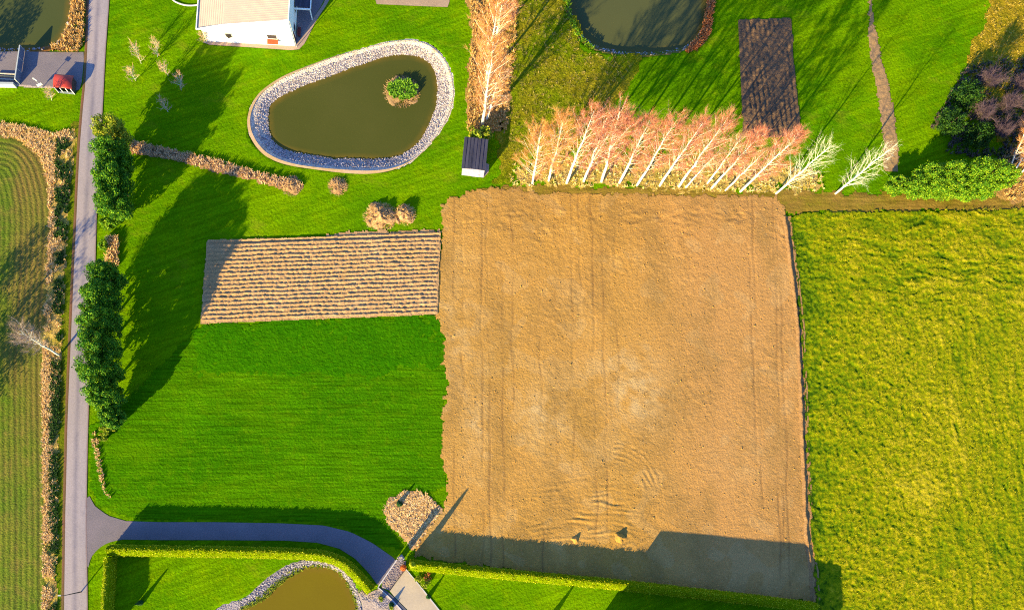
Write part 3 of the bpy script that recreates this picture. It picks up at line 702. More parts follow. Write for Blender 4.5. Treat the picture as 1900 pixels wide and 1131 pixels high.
# ------------------------------------------------------------------ plants
def twig_mesh(B, D, L, r):
    """curved two-segment three-sided twigs; B base points, D unit directions"""
    n = len(B); rng = np.random.default_rng(n)
    ref = rng.normal(size=(n, 3)); A = np.cross(D, ref); A /= np.linalg.norm(A, axis=1)[:, None]+1e-9; C = np.cross(D, A)
    mid = B+D*L[:, None]*.55; D2 = D+A*.28+np.array([0, 0, -.12]); D2 /= np.linalg.norm(D2, axis=1)[:, None]; tip = mid+D2*L[:, None]*.45
    V = np.zeros((n, 7, 3))
    for k in range(3):
        a = k*2*math.pi/3; off = (A*math.cos(a)+C*math.sin(a))*r[:, None]
        V[:, k] = B+off; V[:, 3+k] = mid+off*.75
    V[:, 6] = tip
    o = (np.arange(n)*7)[:, None]
    q = np.concatenate([o+np.array([[k, (k+1) % 3, 3+(k+1) % 3, 3+k]]) for k in range(3)])
    t = np.concatenate([o+np.array([[3+k, 3+(k+1) % 3, 6]]) for k in range(3)])
    return V.reshape(-1, 3), t, q

def bare_tree(name, base, top, h, seed, twig, label, cat="tree", group=None, start=.2, spread=.26, nlimb=30, ntwig=2600, r0=None, bark=None, tr=.0085, up=.8, fork=None, twl=1.0, lrs=1.0):
    rng = np.random.default_rng(seed); b = G(*base); t = G(top[0], top[1], h)
    root = empty(name, b[0], b[1]); tag(root, label, cat, group)
    ns = 9; u = np.linspace(0, 1, ns)
    wob = np.column_stack([rng.normal(0, .005*h, ns), rng.normal(0, .005*h, ns)])*np.sin(u*math.pi)[:, None]
    path = np.column_stack([b[0]+(t[0]-b[0])*u+wob[:, 0], b[1]+(t[1]-b[1])*u+wob[:, 1], -.1+u*(h+.1)])
    r0 = r0 or .0105*h+.03
    mb = MB(); mb.tube(path, r0*(1-u)**.8+.018, 8)
    stems = [(path, 0)]
    if fork:
        for fu, dx, dy in fork:
            k = int(fu*(ns-1)); p0 = path[k]; m = np.linspace(0, 1, 6); hh = (h-p0[2])*.92
            fp = np.column_stack([p0[0]+(t[0]-p0[0]+dx)*m, p0[1]+(t[1]-p0[1]+dy)*m, p0[2]+hh*m]); stems.append((fp, fu)); mb.tube(fp, r0*(1-fu)*.75*(1-m)**.8+.016, 6)
    TB, TD, TL = [], [], []
    for path_, fu in stems:
        up_ = np.linspace(fu, 1, len(path_)); nl = nlimb if fu == 0 else nlimb//3
        for i in range(nl):
            uu = max(start, fu)+(1-max(start, fu)-.03)*((i+rng.random())/nl)
            p = np.array([np.interp(uu, up_, path_[:, k]) for k in range(3)])
            az = i*2.39996+rng.normal(0, .4); el = up+rng.normal(0, .13)+uu*.25
            prof = math.sin(min(1, (uu-start)/(1-start)*.72+.24)*math.pi)**.8
            L = h*spread*prof*(.7+.45*rng.random())+.35
            d = np.array([math.cos(az)*math.cos(el), math.sin(az)*math.cos(el), math.sin(el)])
            m = np.linspace(0, 1, 5); bend = rng.normal(0, .1, 3)
            lp = p+d*L*m[:, None]+(np.array([0, 0, .16*L])+bend*L*.6)*(m**2)[:, None]
            lr = (.014+.0075*L*(1.15-uu))*np.linspace(1, .25, 5)+.009; mb.tube(lp, lr*lrs, 4, False)
            ld = lp[-1]-lp[-2]; ld /= np.linalg.norm(ld)
            for j in range(5):
                v = .28+.7*(j+rng.random())/5; sp = np.array([np.interp(v, m, lp[:, k]) for k in range(3)])
                sd = d+rng.normal(0, .55, 3); sd[2] = abs(sd[2])*.8+.1; sd /= np.linalg.norm(sd); Ls = L*(.22+.25*rng.random())
                mm = np.linspace(0, 1, 3); spth = sp+sd*Ls*mm[:, None]; mb.tube(spth, np.array([.015, .011, .006])*lrs*.8, 3, False)
                k = max(2, int(ntwig/(len(stems)*.75+.25)/nl/5.6)); f = rng.random(k)
                TB.append(sp+sd*Ls*f[:, None]); TD.append(sd*.8+rng.normal(0, .5, (k, 3))+np.array([0, 0, .45])); TL.append((.45+.85*rng.random(k))*twl)
            k = max(2, int(ntwig/nl*.12)); f = .4+.6*rng.random(k)
            TB.append(np.stack([np.interp(f, m, lp[:, q]) for q in range(3)], -1)); TD.append(ld+rng.normal(0, .5, (k, 3))); TL.append((.4+.7*rng.random(k))*twl)
    mb.build("trunk", bark or M_bark, root, True)
    B = np.vstack(TB); D = np.vstack(TD); D /= np.linalg.norm(D, axis=1)[:, None]; Lg = np.concatenate(TL)
    V, tf, qf = twig_mesh(B, D, Lg, np.full(len(B), tr)*(.7+.6*rng.random(len(B))))
    mesh_np("crown", V-np.array(root.location), [tf, qf], twig, root)
    return root

def leaf_quads(P, Nrm, size, rng):
    n = len(P); ref = rng.normal(size=(n, 3)); A = np.cross(Nrm, ref); A /= np.linalg.norm(A, axis=1)[:, None]+1e-9; B = np.cross(Nrm, A); B /= np.linalg.norm(B, axis=1)[:, None]+1e-9
    s = size[:, None]; k = (.55+.3*rng.random(n))[:, None]
    V = np.stack([P-A*s, P+B*s*k+Nrm*s*.15, P+A*s, P-B*s*k+Nrm*s*.15], 1).reshape(-1, 3)
    q = (np.arange(n)*4)[:, None]+np.array([[0, 1, 2, 3]])
    return V, q

def lobes_crown(rng, center, rad, nl, nleaf, size, lob=.42):
    """leaf quads over many small clumps that fill an uneven ellipsoid"""
    c = np.asarray(center); rad = np.asarray(rad)
    d = rng.normal(size=(nl, 3)); d /= np.linalg.norm(d, axis=1)[:, None]
    lc = c+d*rad*(.35+.6*rng.random((nl, 1))**.6); lr = lob*rad.min()*(.55+.75*rng.random(nl))
    k = rng.integers(0, nl, nleaf); e = rng.normal(size=(nleaf, 3)); e /= np.linalg.norm(e, axis=1)[:, None]
    P = lc[k]+e*(lr[k]*(.35+.65*rng.random(nleaf)**.7*(1+.5*(rng.random(nleaf) > .93))))[:, None]
    Nm = e+rng.normal(0, .6, (nleaf, 3))+np.array([0, 0, .25]); Nm /= np.linalg.norm(Nm, axis=1)[:, None]
    P[:, 2] = np.maximum(P[:, 2], .1)
    return leaf_quads(P, Nm, size*(.6+.8*rng.random(nleaf)), rng), lc

def leafy_tree(name, base, h, rad, seed, leaf, label, cat="tree", group=None, nleaf=3600, size=.19, low=.03, world=None):
    rng = np.random.default_rng(seed); b = np.array(world) if world is not None else G(*base)
    root = empty(name, b[0], b[1]); tag(root, label, cat, group)
    c = np.array([b[0], b[1], h*(low+(1-low)/2)])
    nl = 120
    (V, q), lc = lobes_crown(rng, c, (rad*1.06, rad*1.06, h*(1-low)/2*.96), nl, nleaf, size*.66, .27)
    mb = MB(); lean = rng.normal(0, .2, 2)
    u = np.linspace(0, 1, 6); path = np.column_stack([b[0]+lean[0]*u, b[1]+lean[1]*u, -.1+u*h*.86]); mb.tube(path, (.03+.014*h)*(1-u)**.8+.03, 7)
    for i in range(16):
        p = lc[rng.integers(0, nl)]; z0 = max(.4, p[2]-rng.random()*.3*h-.4); s0 = np.array([np.interp(z0, path[:, 2], path[:, 0]), np.interp(z0, path[:, 2], path[:, 1]), z0])
        m = np.linspace(0, 1, 4)[:, None]; mb.tube(s0+(p-s0)*m+np.array([0, 0, -.1*h])*m*(1-m), .05*np.linspace(1, .25, 4)*h/8, 4, False)
    mb.build("trunk", M_bark_dark, root, True)
    mesh_np("crown", V-np.array(root.location), [q], leaf, root)
    return root

def shrub(name, base, h, rad, seed, leaf, label, group=None, nleaf=700, size=.16, cat="shrub", z0=0.0):
    rng = np.random.default_rng(seed); b = G(*base)
    root = empty(name, b[0], b[1], z0); tag(root, label, cat, group)
    (V, q), lc = lobes_crown(rng, np.array([b[0], b[1], z0+h*.52]), (rad, rad, h*.46), 16, nleaf, size)
    mb = MB()
    for i in range(8):
        p = lc[i]; m = np.linspace(0, 1, 3)[:, None]; s0 = np.array([b[0], b[1], z0-.05]); mb.tube(s0+(p-s0)*m, [.04, .025, .012], 4, False)
    mb.build("stem", M_bark_dark, root)
    mesh_np("foliage", V-np.array(root.location), [q], leaf, root)
    return root

def conifer(name, base, h, rad, seed, label, leaf=None, power=1.0, group=None):
    rng = np.random.default_rng(seed); b = G(*base); root = empty(name, b[0], b[1]); tag(root, label, "conifer", group)
    n = int(900*h*rad+300); u = rng.random(n)**1.4; r = rad*(1-u)**power*(.55+.5*rng.random(n)); th = rng.random(n)*6.283
    P = np.column_stack([b[0]+r*np.cos(th), b[1]+r*np.sin(th), .12+u*(h-.12)])
    Nm = np.column_stack([np.cos(th), np.sin(th), .5+0*th])+rng.normal(0, .5, (n, 3)); Nm /= np.linalg.norm(Nm, axis=1)[:, None]
    V, q = leaf_quads(P, Nm, .1+.08*rng.random(n), rng)
    mb = MB(); mb.tube([(b[0], b[1], -.05), (b[0], b[1], h*.6), (b[0], b[1], h*.98)], [.07, .04, .01], 6); mb.build("trunk", M_bark_dark, root)
    mesh_np("crown", V-np.array(root.location), [q], leaf or M_leaf_dark, root)
    return root

def tufts(name, pts, mat, dens, hgt, seed, spread=.35, blades=9, width=.035, world=False, kind='stuff', mask=None, label=None, cat=None, zf=None, clump=None):
    """grass clumps over an outline"""
    rng = np.random.default_rng(seed); P = np.asarray(pts) if world else GP(pts)
    lo, hi = P.min(0), P.max(0); N_ = int((hi-lo).prod()*dens)
    xy = lo+rng.random((N_, 2))*(hi-lo); xy = xy[inside(xy[:, 0], xy[:, 1], P)]
    if clump: xy = xy[vn(xy[:, 0], xy[:, 1], clump[0], seed) > clump[1]]
    if mask is not None: xy = xy[mask(xy)]
    n = len(xy); c = np.repeat(xy, blades, 0); m = len(c)
    az = rng.random(m)*6.283; ln = hgt*(.5+.8*rng.random(m)); out = spread*(.3+.9*rng.random(m))
    z0 = np.zeros(m) if zf is None else zf(c[:, 0], c[:, 1])
    off = rng.normal(0, .09, (m, 2)); d = np.column_stack([np.cos(az), np.sin(az)])
    base = np.column_stack([c+off, z0]); mid = base+np.column_stack([d*out[:, None]*.4, ln*.7]); tip = base+np.column_stack([d*out[:, None]*1.1, ln*.85])
    sd = np.column_stack([-d[:, 1], d[:, 0], 0*az])*(width*(.6+.8*rng.random(m)))[:, None]
    V = np.stack([base-sd, base+sd, mid+sd*.9, mid-sd*.9, tip], 1).reshape(-1, 3); o = (np.arange(m)*5)[:, None]
    ob = mesh_np(name, V, [o+np.array([[3, 2, 4]]), o+np.array([[0, 1, 2, 3]])], mat)
    tag(ob, label, cat, kind=kind); return ob

def hedge(name, px, hgt, wid, label, seed):
    k = resample(smooth_poly(GP(px, hgt), 10, False), .2); n = len(k)
    T = np.gradient(k, axis=0); T /= np.linalg.norm(T, axis=1)[:, None]; Nn = np.stack([-T[:, 1], T[:, 0]], -1)
    prof = []
    w2 = wid/2; cr = .28
    for z in np.arange(0, hgt-1.0, .22): prof.append((-w2*(1.0-.03*z), z))
    left = list(prof)
    for x_, z_ in ((-.97, .72), (-.8, .5), (-.5, .3), (-.2, .13), (.1, .02), (.3, 0), (.5, .08), (.7, .24), (.85, .45), (.95, .62)):
        prof.append((w2*x_, hgt-z_*min(1.2, wid*.75)))     # crown slopes down on the sunny side
    prof += [(-a, z) for a, z in left[::-1]]
    prof = np.array(prof); m = len(prof)
    V = np.zeros((n, m, 3))
    V[:, :, 0] = k[:, None, 0]+Nn[:, None, 0]*prof[None, :, 0]; V[:, :, 1] = k[:, None, 1]+Nn[:, None, 1]*prof[None, :, 0]; V[:, :, 2] = prof[None, :, 1]
    s_ = np.arange(n)*.2
    for e, kk in ((0, 1), (n-1, -1)):
        pass
    nz = .11*vn(np.repeat(s_, m), np.tile(np.arange(m)*.25, n), .45, seed).reshape(n, m)+.04*vn(np.repeat(s_, m), np.tile(np.arange(m)*.25, n), .2, seed+1).reshape(n, m)
    cen = np.stack([k[:, 0], k[:, 1], np.full(n, hgt*.5)], -1)[:, None, :]
    d = V-cen; d[:, :, 2] *= .35; d /= np.linalg.norm(d, axis=2)[:, :, None]+1e-9
    V = V+d*nz[:, :, None]
    i = np.arange(n-1)[:, None]*m; j = np.arange(m-1)[None, :]
    q = np.stack([i+j, i+m+j, i+m+j+1, i+j+1], -1).reshape(-1, 4)
    caps = [[0, m-1-a, m-2-a] for a in range(0)]
    Vf = V.reshape(-1, 3); f3 = []
    for e, flip in ((0, False), (n-1, True)):
        c0 = len(Vf); Vf = np.vstack([Vf, V[e].mean(0)])
        for a in range(m-1): f3.append([c0, e*m+a+1, e*m+a] if flip else [c0, e*m+a, e*m+a+1])
    root = empty(name, k[0, 0], k[0, 1]); tag(root, label, "hedge")
    loc = np.array(root.location)
    mesh_np("leaf_body", Vf-loc, [q[:, ::-1], np.array(f3)], grass_mat("hedge_body", (S(120, 146, 0), S(134, 154, 0), S(156, 166, 4)), 3, .5, .2, 0, None, .1, .3), root, True)
    rng = np.random.default_rng(seed); nl = int(n*.2*(2*hgt+wid)*46)
    a = rng.integers(0, n, nl); b = rng.integers(0, m, nl)
    P = V[a, b]+rng.normal(0, .06, (nl, 3)); Nm = d[a, b]*np.array([1, 1, 1.0])+np.array([0, -.25, 0])+rng.normal(0, .32, (nl, 3)); Nm /= np.linalg.norm(Nm, axis=1)[:, None]
    top = prof[b, 1] > hgt-.9
    P[:, 2] += np.where(top, .07*rng.random(nl), 0)
    P = P[P[:, 2] > 0.02]; Nm = Nm[:len(P)]
    Vq, qq = leaf_quads(P, Nm, .06+.05*rng.random(len(P)), rng)
    mesh_np("leaf_spray", Vq-loc, [qq], M_leaf_hedge, root)
    return root

# ---- clipped hedges
hedge("clipped_hedge", [(196, 1021), (300, 1022.5), (460, 1025), (560, 1028.5), (605, 1034), (636, 1047), (658, 1066), (674, 1083), (687, 1097)], 3.1, 1.75, "tall clipped hedge bending along the south side of the shaded driveway", 5)
hedge("clipped_hedge", [(196, 1034), (194, 1070), (191, 1110), (188, 1180)], 3.3, .95, "narrow clipped hedge standing along the road verge at the bottom left", 8)
hedge("clipped_hedge", [(760, 1048), (860, 1058), (920, 1064), (1040, 1075), (1165, 1087), (1300, 1102), (1400, 1113), (1520, 1128)], 2.4, 1.7, "long straight clipped hedge bordering the south edge of the bare field", 11)

# ---- birch row along the field
o3 = lambda x, y: (920+x/3.9, 200+y/3.9)
o4 = lambda x, y: (1400+x/3.8, 200+y/3.8)
num = ["first", "second", "third", "fourth", "fifth", "sixth", "seventh", "eighth", "ninth", "tenth", "eleventh", "twelfth", "thirteenth", "fourteenth"]
row = [  # base, top, height, twig, fork
    (o3(265, 550), (1004, 242), 15.0, M_twig_org, None), (o3(382, 530), (1046, 221), 17.5, M_twig_org, None),
    (o3(512, 545), (1102, 206), 20.5, M_twig_red, None), (o3(635, 535), (1126, 219), 18.5, M_twig_red, [(.38, 2.2, .6)]),
    (o3(765, 535), (1150, 207), 20.5, M_twig_red, [(.5, 2.2, -1.4)]), (o3(893, 545), (1206, 222), 19.0, M_twig_red, None),
    (o3(1022, 560), (1254, 226), 18.8, M_twig_red, None), (o3(1185, 565), (1304, 228), 18.8, M_twig_red, None),
    (o3(1325, 570), (1346, 226), 19.0, M_twig_red, None), (o3(1372, 578), (1338, 276), 11.5, M_twig_pink, None),
    (o3(1530, 548), (1376, 254), 14.0, M_twig_pink, None), (o3(1558, 585), (1410, 250), 16.0, M_twig_red, None),
    (o3(1660, 598), (1420, 280), 11.0, M_twig_pink, None), (o3(1770, 605), (1484, 248), 17.0, M_twig_red, None)]
small = {9, 10, 12}
for i, (b_, t_, h_, tw, fk) in enumerate(row):
    look = "slender young birch" if i in small else ("birch with an orange twig crown" if tw is M_twig_org else "white-trunked birch with a russet twig crown")
    bare_tree("birch_tree", b_, t_, h_, 200+i, tw, "%s, %s from left in the birch row" % (look, num[i]), "tree", "birches in the row beside the bare field",
              start=.26 if i > 1 else .16, spread=(.17 if i in small else (.29 if i == 0 else .25 if i == 1 else .215)), nlimb=(26 if i in small else 46), ntwig=(1700 if i in small else 7200), lrs=.72, tr=.0082, fork=fk)
bare_tree("birch_tree", o4(150, 605), o4(545, 262), 14.5, 231, M_twig_pale, "pale leafless birch at the right end of the birch row, leaning over the field corner", "tree", "birches in the row beside the bare field", start=.18, spread=.26, nlimb=40, ntwig=1100, tr=.0055, lrs=.62)
bare_tree("birch_tree", o4(570, 605), o4(945, 300), 14.0, 232, M_twig_pale, "lone pale leafless birch standing apart beside the bright green thicket", "tree", "birches in the row beside the bare field", start=.14, spread=.26, nlimb=40, ntwig=1100, tr=.0055, lrs=.62)
# ---- tall birches north of the dark shed
bare_tree("birch_tree", (895, 232), (916, 78), 22.0, 240, M_twig_org, "tall white birch rising right behind the dark roofed shed", "tree", "tall birches north of the shed", start=.2, spread=.2, nlimb=44, ntwig=8000)
bare_tree("birch_tree", (903, 222), (933, 118), 15.0, 241, M_twig_pink, "thin arching birch with pinkish twigs just right of the tall birch by the shed", "tree", "tall birches north of the shed", start=.12, spread=.24, nlimb=34, ntwig=5000)
bare_tree("birch_tree", (902, 152), (924, 2), 19.5, 242, M_twig_org, "white birch in the middle of the orange strip right of the stone pond", "tree", "tall birches north of the shed", start=.2, spread=.22, nlimb=40, ntwig=8000)
bare_tree("birch_tree", (921, 70), (943, -60), 17.0, 243, M_twig_red, "russet birch at the top edge of the photo above the orange strip", "tree", "tall birches north of the shed", start=.12, spread=.24, nlimb=36, ntwig=7000)
for k, (b_, t_) in enumerate((((1871, 320), (1908, 230)), ((1882, 318), (1930, 240)), ((1892, 324), (1945, 268)))):
    bare_tree("birch_tree", b_, t_, 10.5-k, 250+k, M_twig_org, ["left stem of the birch clump in orange grass at the right edge", "middle stem of the birch clump in orange grass at the right edge", "right stem of the birch clump in orange grass at the right edge"][k], "tree", "birch clump at the right edge", start=.25, spread=.3, nlimb=24, ntwig=3000)
bare_tree("bare_tree", (110.5, 658.5), (40, 617), 12.0, 260, M_twig_grey, "lone pale leafless tree leaning over the seedling field west of the road", start=.45, spread=.26, nlimb=26, ntwig=3000, r0=.2, bark=plain("silver_bark", (.62, .6, .58, 1), .8, .1, .15), up=.75)

# ---- roadside hedgerow trees
hn = ["southernmost", "second from the south", "third from the south", "fourth from the south", "fifth from the south", "sixth from the south", "northernmost"]
for i, (b_, h_, r_) in enumerate([((b[0]+10, b[1]), h, r) for b, h, r in [((214, 778), 6.5, 1.9), ((211, 742), 10.5, 2.5), ((209, 702), 12.6, 2.7), ((210, 660), 13.2, 2.7), ((211, 616), 12.8, 2.8), ((213, 574), 12.4, 2.7), ((214, 536), 10.2, 2.5)]]):
    leafy_tree("hedgerow_tree", b_, h_, r_, 300+i, M_leaf_a, "dense dark tree, %s in the long roadside clump" % hn[i], "tree", "trees of the long roadside clump", nleaf=17000)
hm = ["southernmost", "second from the south", "third from the south", "northernmost"]
for i, (b_, h_, r_, lf) in enumerate([((b[0]+12, b[1]), h, r, m) for b, h, r, m in [((222, 400), 9.8, 2.5, M_leaf_a), ((226, 362), 11.6, 2.8, M_leaf_a), ((226, 322), 11.4, 2.7, M_leaf_a), ((220, 280), 10.0, 2.6, M_leaf_b)]]):
    leafy_tree("hedgerow_tree", b_, h_, r_, 320+i, lf, "%s tree, %s in the roadside clump by the reed strip" % ("yellow green leafy" if lf is M_leaf_b else "dense green", hm[i]), "tree", "trees of the shorter roadside clump", nleaf=17000)
for i, (b_, h_, r_, lb) in enumerate([((203, 418), 2.2, 1.3, "low bright green bush between the two roadside tree clumps, nearer the road"), ((217, 412), 2.8, 1.6, "low bright green bush just south of the shorter roadside clump"), ((196, 458), 1.6, .9, "small green bush left of the dry reed patch by the road"), ((194, 812), 1.4, .8, "small leafy bush at the south tip of the long roadside clump"), ((204, 796), 2.2, 1.2, "speckled green bush below the southernmost tree of the long clump"), ((222, 768), 2.0, 1.1, "small green bush on the field side at the foot of the long clump")]):
    shrub("bush", b_, h_, r_, 340+i, M_leaf_c if i < 3 else M_leaf_b, lb, "low bushes along the road verge")
# ---- thicket at the right
names = ["leftmost", "second from the left", "third from the left", "fourth from the left", "fifth from the left", "rightmost"]
for i, (b_, h_, r_) in enumerate([((1652, 352), 3.2, 1.9), ((1684, 356), 4.6, 2.2), ((1716, 358), 5.6, 2.4), ((1746, 360), 6.0, 2.4), ((1776, 360), 6.0, 2.4), ((1806, 358), 5.2, 2.2)]):
    leafy_tree("willow_shrub", b_, h_, r_, 360+i, M_leaf_c, "bright green thicket shrub, %s beside the grass path" % names[i], "shrub", "bright green thicket shrubs at the right", nleaf=9000, size=.17, low=.03)
for i, (b_, h_, r_) in enumerate([((1700, 338), 5.6, 2.0), ((1735, 340), 6.8, 2.1), ((1772, 342), 8.2, 2.0), ((1804, 342), 8.0, 2.0), ((1836, 346), 6.4, 1.8)]):
    leafy_tree("willow_shrub", b_, h_, r_, 370+i, M_leaf_c, "fresh green thicket shrub, %s in the back row by the shaded meadow" % ["leftmost", "second from the left", "middle", "fourth from the left", "rightmost"][i], "shrub", "bright green thicket shrubs at the right", nleaf=9000, size=.17, low=.03)
for i, b_ in enumerate([(600, 0)]): pass

M_twig_dark = island_mat("dark_purple_twigs", [(0, S(74, 60, 70, .6)), (1, S(120, 96, 100, .6))], .85)
sc_ = [((1752, 236), 4.2, 2.6, 0), ((1776, 190), 5.0, 2.6, 0), ((1812, 220), 4.6, 2.6, 1), ((1820, 160), 5.2, 2.5, 1), ((1856, 206), 4.8, 2.6, 1), ((1880, 168), 5.0, 2.6, 1), ((1846, 252), 4.0, 2.6, 1), ((1886, 246), 4.2, 2.6, 1), ((1800, 262), 4.0, 2.4, 0)]
pos_ = ["nearest the lawn edge", "at the upper left of the scrub", "in the middle of the scrub", "at the top of the scrub", "right of the scrub middle", "at the upper right by the photo edge", "just above the birch clump", "lowest by the right photo edge", "just behind the bright green thicket"]
for i, (b_, h_, r_, tw) in enumerate(sc_):
    if tw: bare_tree("bare_shrub", b_, (b_[0]+h_*2.6, b_[1]-h_*2.0), h_, 640+i, M_twig_dark, "dark purplish leafless bush, %s" % pos_[i], "shrub", "dark scrub at the upper right", start=.05, spread=.5, nlimb=26, ntwig=2200, r0=.06, bark=M_bark_dark, tr=.016)
    else: leafy_tree("scrub_bush", b_, h_, r_, 660+i, M_weed, "dark green bush, %s" % pos_[i], "shrub", "dark scrub at the upper right", nleaf=4500, low=.02)
tufts("dark_undergrowth", [(1712, 280), (1728, 232), (1752, 190), (1786, 128), (1840, 112), (1960, 110), (1960, 300), (1860, 305), (1830, 296)], island_mat("dark_scrub_blades", [(0, S(40, 56, 20, .6)), (.4, S(70, 96, 24, .6)), (.5, S(90, 72, 76, .6)), (1, S(128, 104, 96, .6))]), 3.0, .6, 533, .5, 8, .07, clump=(3.0, -.4))
# trees that stand just west of the frame and shade the left field and pond
for i, (b_, h_, r_) in enumerate([((-62, 690), 13, 3.2), ((-80, 760), 12, 3.4), ((-110, 820), 13, 3.4), ((-66, 600), 9, 2.6), ((-110, 170), 9, 3.0), ((-150, 120), 11, 3.2), ((-60, 150), 6, 2.2)]):
    leafy_tree("field_tree", b_, h_, r_, 390+i, M_leaf_a, "green tree left of the photo, %s" % ["north one of the dark group shading the seedling field", "middle one of the dark group shading the seedling field", "southernmost of those shading the seedling field", "smallest of those shading the seedling field", "beside the corner pond, nearest the yard", "tallest beside the corner pond", "smallest beside the corner pond"][i], "tree", "trees west of the field", nleaf=2600)

# ---- shrubs by the shed, island, gate
shrub("bush", (894, 258), 3.2, 2.0, 400, M_leaf_b, "yellow green bush leaning over the rear of the dark roofed shed", nleaf=1300, size=.2)
shrub("bush", (876, 250), 1.6, 1.1, 401, M_leaf_b, "small yellow green bush at the rear left corner of the dark roofed shed", nleaf=500)
for i, (b_, h_, r_, lf, lb) in enumerate([((777, 1073), 1.2, .7, M_leaf_b, "yellowish garden shrub behind the hedge, nearest the concrete drive"), ((790, 1081), 1.3, .9, M_leaf_b, "yellowish garden shrub behind the hedge, lower of the bed"), ((795, 1070), 1.0, .8, M_leaf_rust, "rusty garden shrub at the back of the bed under the hedge"), ((707, 1110), .8, .45, M_leaf_b, "small yellow shrub on the pebbles beside the ochre pond"), ((727, 1126), .7, .4, M_leaf_b, "tiny yellow shrub next to the dark dwarf conifer on the pebbles")]):
    shrub("garden_shrub", b_, h_, r_, 410+i, lf, lb, "garden shrubs near the gate", nleaf=420, size=.1)
conifer("dwarf_conifer", (726, 1121), 1.3, .4, 420, "dark dwarf conifer on the pebbles beside the grey drive edge")
conifer("dwarf_conifer", (795, 1106), 1.5, .35, 421, "small dark conifer on the lawn right of the concrete drive")
conifer("garden_conifer", (262, 1117), 2.3, .42, 422, "slim dark conifer on the lawn between the hedges at the bottom left")
conifer("garden_conifer", (1022, 1146), 2.6, .5, 423, "slim conifer at the bottom edge on the lawn south of the long hedge")
conifer("spruce_sapling", (741, 934), 1.5, .55, 424, "small dark spruce in the straw patch at the field corner")
conifer("columnar_thuja", (766, 1045), 5.6, .6, 425, "tall columnar thuja at the gate end of the long straight hedge", M_leaf_hedge, .5)

# ---- dry grass and reeds
zc = lambda z: (lambda x, y: np.full(len(x), z))
M_bronze_bl = island_mat("bronze_blades", [(0, S(150, 130, 20, .7)), (.6, S(190, 160, 40, .7)), (1, S(220, 186, 80, .7))])
tufts("dry_ditch_grass", [(0, 228), (50, 236), (100, 248), (128, 240), (126, 262), (104, 285), (102, 420), (96, 520), (92, 640), (98, 760), (98, 900), (98, 1060), (98, 1180), (80, 1180), (80, 900), (78, 700), (84, 560), (92, 420), (90, 340), (70, 285), (30, 258), (-60, 248), (-60, 222)], M_hay, 12, .42, 501, .4, 9, .035, clump=(2.4, -.6))
tufts("dry_ditch_grass", ditch_poly, M_hay, 2.2, .45, 531, .4, 9, .04, clump=(1.8, -.1))
tufts("ditch_weeds", [(104, 262), (138, 250), (130, 330), (120, 480), (114, 600), (111, 760), (108, 900), (106, 1060), (104, 1180), (92, 1180), (92, 900), (92, 760), (98, 600), (104, 480)], M_weed, 12.0, .5, 502, .35, 8, .06, clump=(2.2, -.12))
tufts("sedge_bank", [(135, -40), (160, -40), (157, 60), (150, 97), (86, 96), (112, 80), (130, 45)], M_hay_org, 9, .8, 503, .4, 9, .05)
tufts("reed_bed", [(243, 262), (300, 275), (400, 297), (470, 318), (545, 335), (562, 345), (555, 354), (530, 351), (480, 338), (400, 318), (320, 296), (244, 284)], M_hay_brown, 11, .7, 504, .4, 9, .045)
tufts("reed_bed", [(198, 440), (220, 440), (222, 490), (212, 500), (198, 485)], M_hay, 10, .9, 505, .4, 9, .045)
tufts("birch_understorey", [(942, 345), (952, 305), (1040, 285), (1200, 290), (1400, 300), (1520, 318), (1530, 354), (1400, 357), (1200, 350), (1000, 348)], island_mat("pale_understorey_blades", [(0, S(190, 166, 60, .9)), (.5, S(230, 194, 100, .9)), (1, S(250, 222, 150, .9))]), 1.8, .35, 506, .4, 8, .045)
tufts("orange_undergrowth", [(866, -40), (962, -40), (955, 90), (940, 240), (868, 245), (866, 180), (876, 60)], M_hay_org, 4.0, .6, 507, .4, 8, .045)
tufts("orange_undergrowth", [(1840, 330), (1855, 290), (1900, 260), (1990, 250), (1990, 372), (1860, 370)], M_hay_org, 4.0, .6, 508, .4, 8, .045)
tufts("meadow_tussocks", [(1790, 110), (1822, 45), (1850, -40), (1990, -40), (1990, 280), (1880, 290), (1840, 200)], M_bronze_bl, 1.6, .25, 509, .4, 8, .04)
tufts("rough_tussocks", [(945, -40), (1046, -40), (1052, 15), (1074, 70), (1107, 98), (1180, 108), (1120, 205), (1060, 225), (1000, 245), (950, 295), (935, 300), (940, 240)], island_mat("olive_blades", [(0, S(96, 110, 20, .6)), (.6, S(160, 146, 44, .6)), (1, S(214, 186, 100, .6))]), 1.0, .28, 510, .4, 8, .035)
tufts("dry_stalks", [(168, 800), (180, 800), (196, 905), (208, 925), (196, 915), (184, 880)], M_hay, 7, .5, 511, .3, 8, .04)
tufts("straw_litter", [(712, 940), (724, 922), (750, 911), (782, 911), (800, 920), (818, 945), (798, 975), (782, 1008), (764, 1018), (752, 1000), (722, 975)], M_hay, 5, .16, 512, .5, 8, .05, zf=zc(.12))
tufts("rusty_waterside_weeds", [(1283, 84), (1300, 62), (1309, 20), (1312, -20), (1326, -20), (1322, 30), (1314, 70), (1292, 95), (1270, 98)], M_leaf_rust, 12, .7, 513, .4, 8, .08)
tufts("waterside_grass", [(1040, -30), (1054, -30), (1060, 25), (1078, 68), (1104, 90), (1098, 94), (1070, 74), (1050, 30)], M_leaf_c, 10, .4, 514, .3, 8, .06)
def ring(W, N2, a, b): return np.vstack([N2+(W-N2)*a, (N2+(W-N2)*b)[::-1]])
sel = lambda A, p0, p1: A[(np.arange(len(A)) >= p0*len(A)) & (np.arange(len(A)) <= p1*len(A))]
nB = len(BW); bs = sel(BW, 0.0, .46); bn = sel(BN, 0.0, .46)
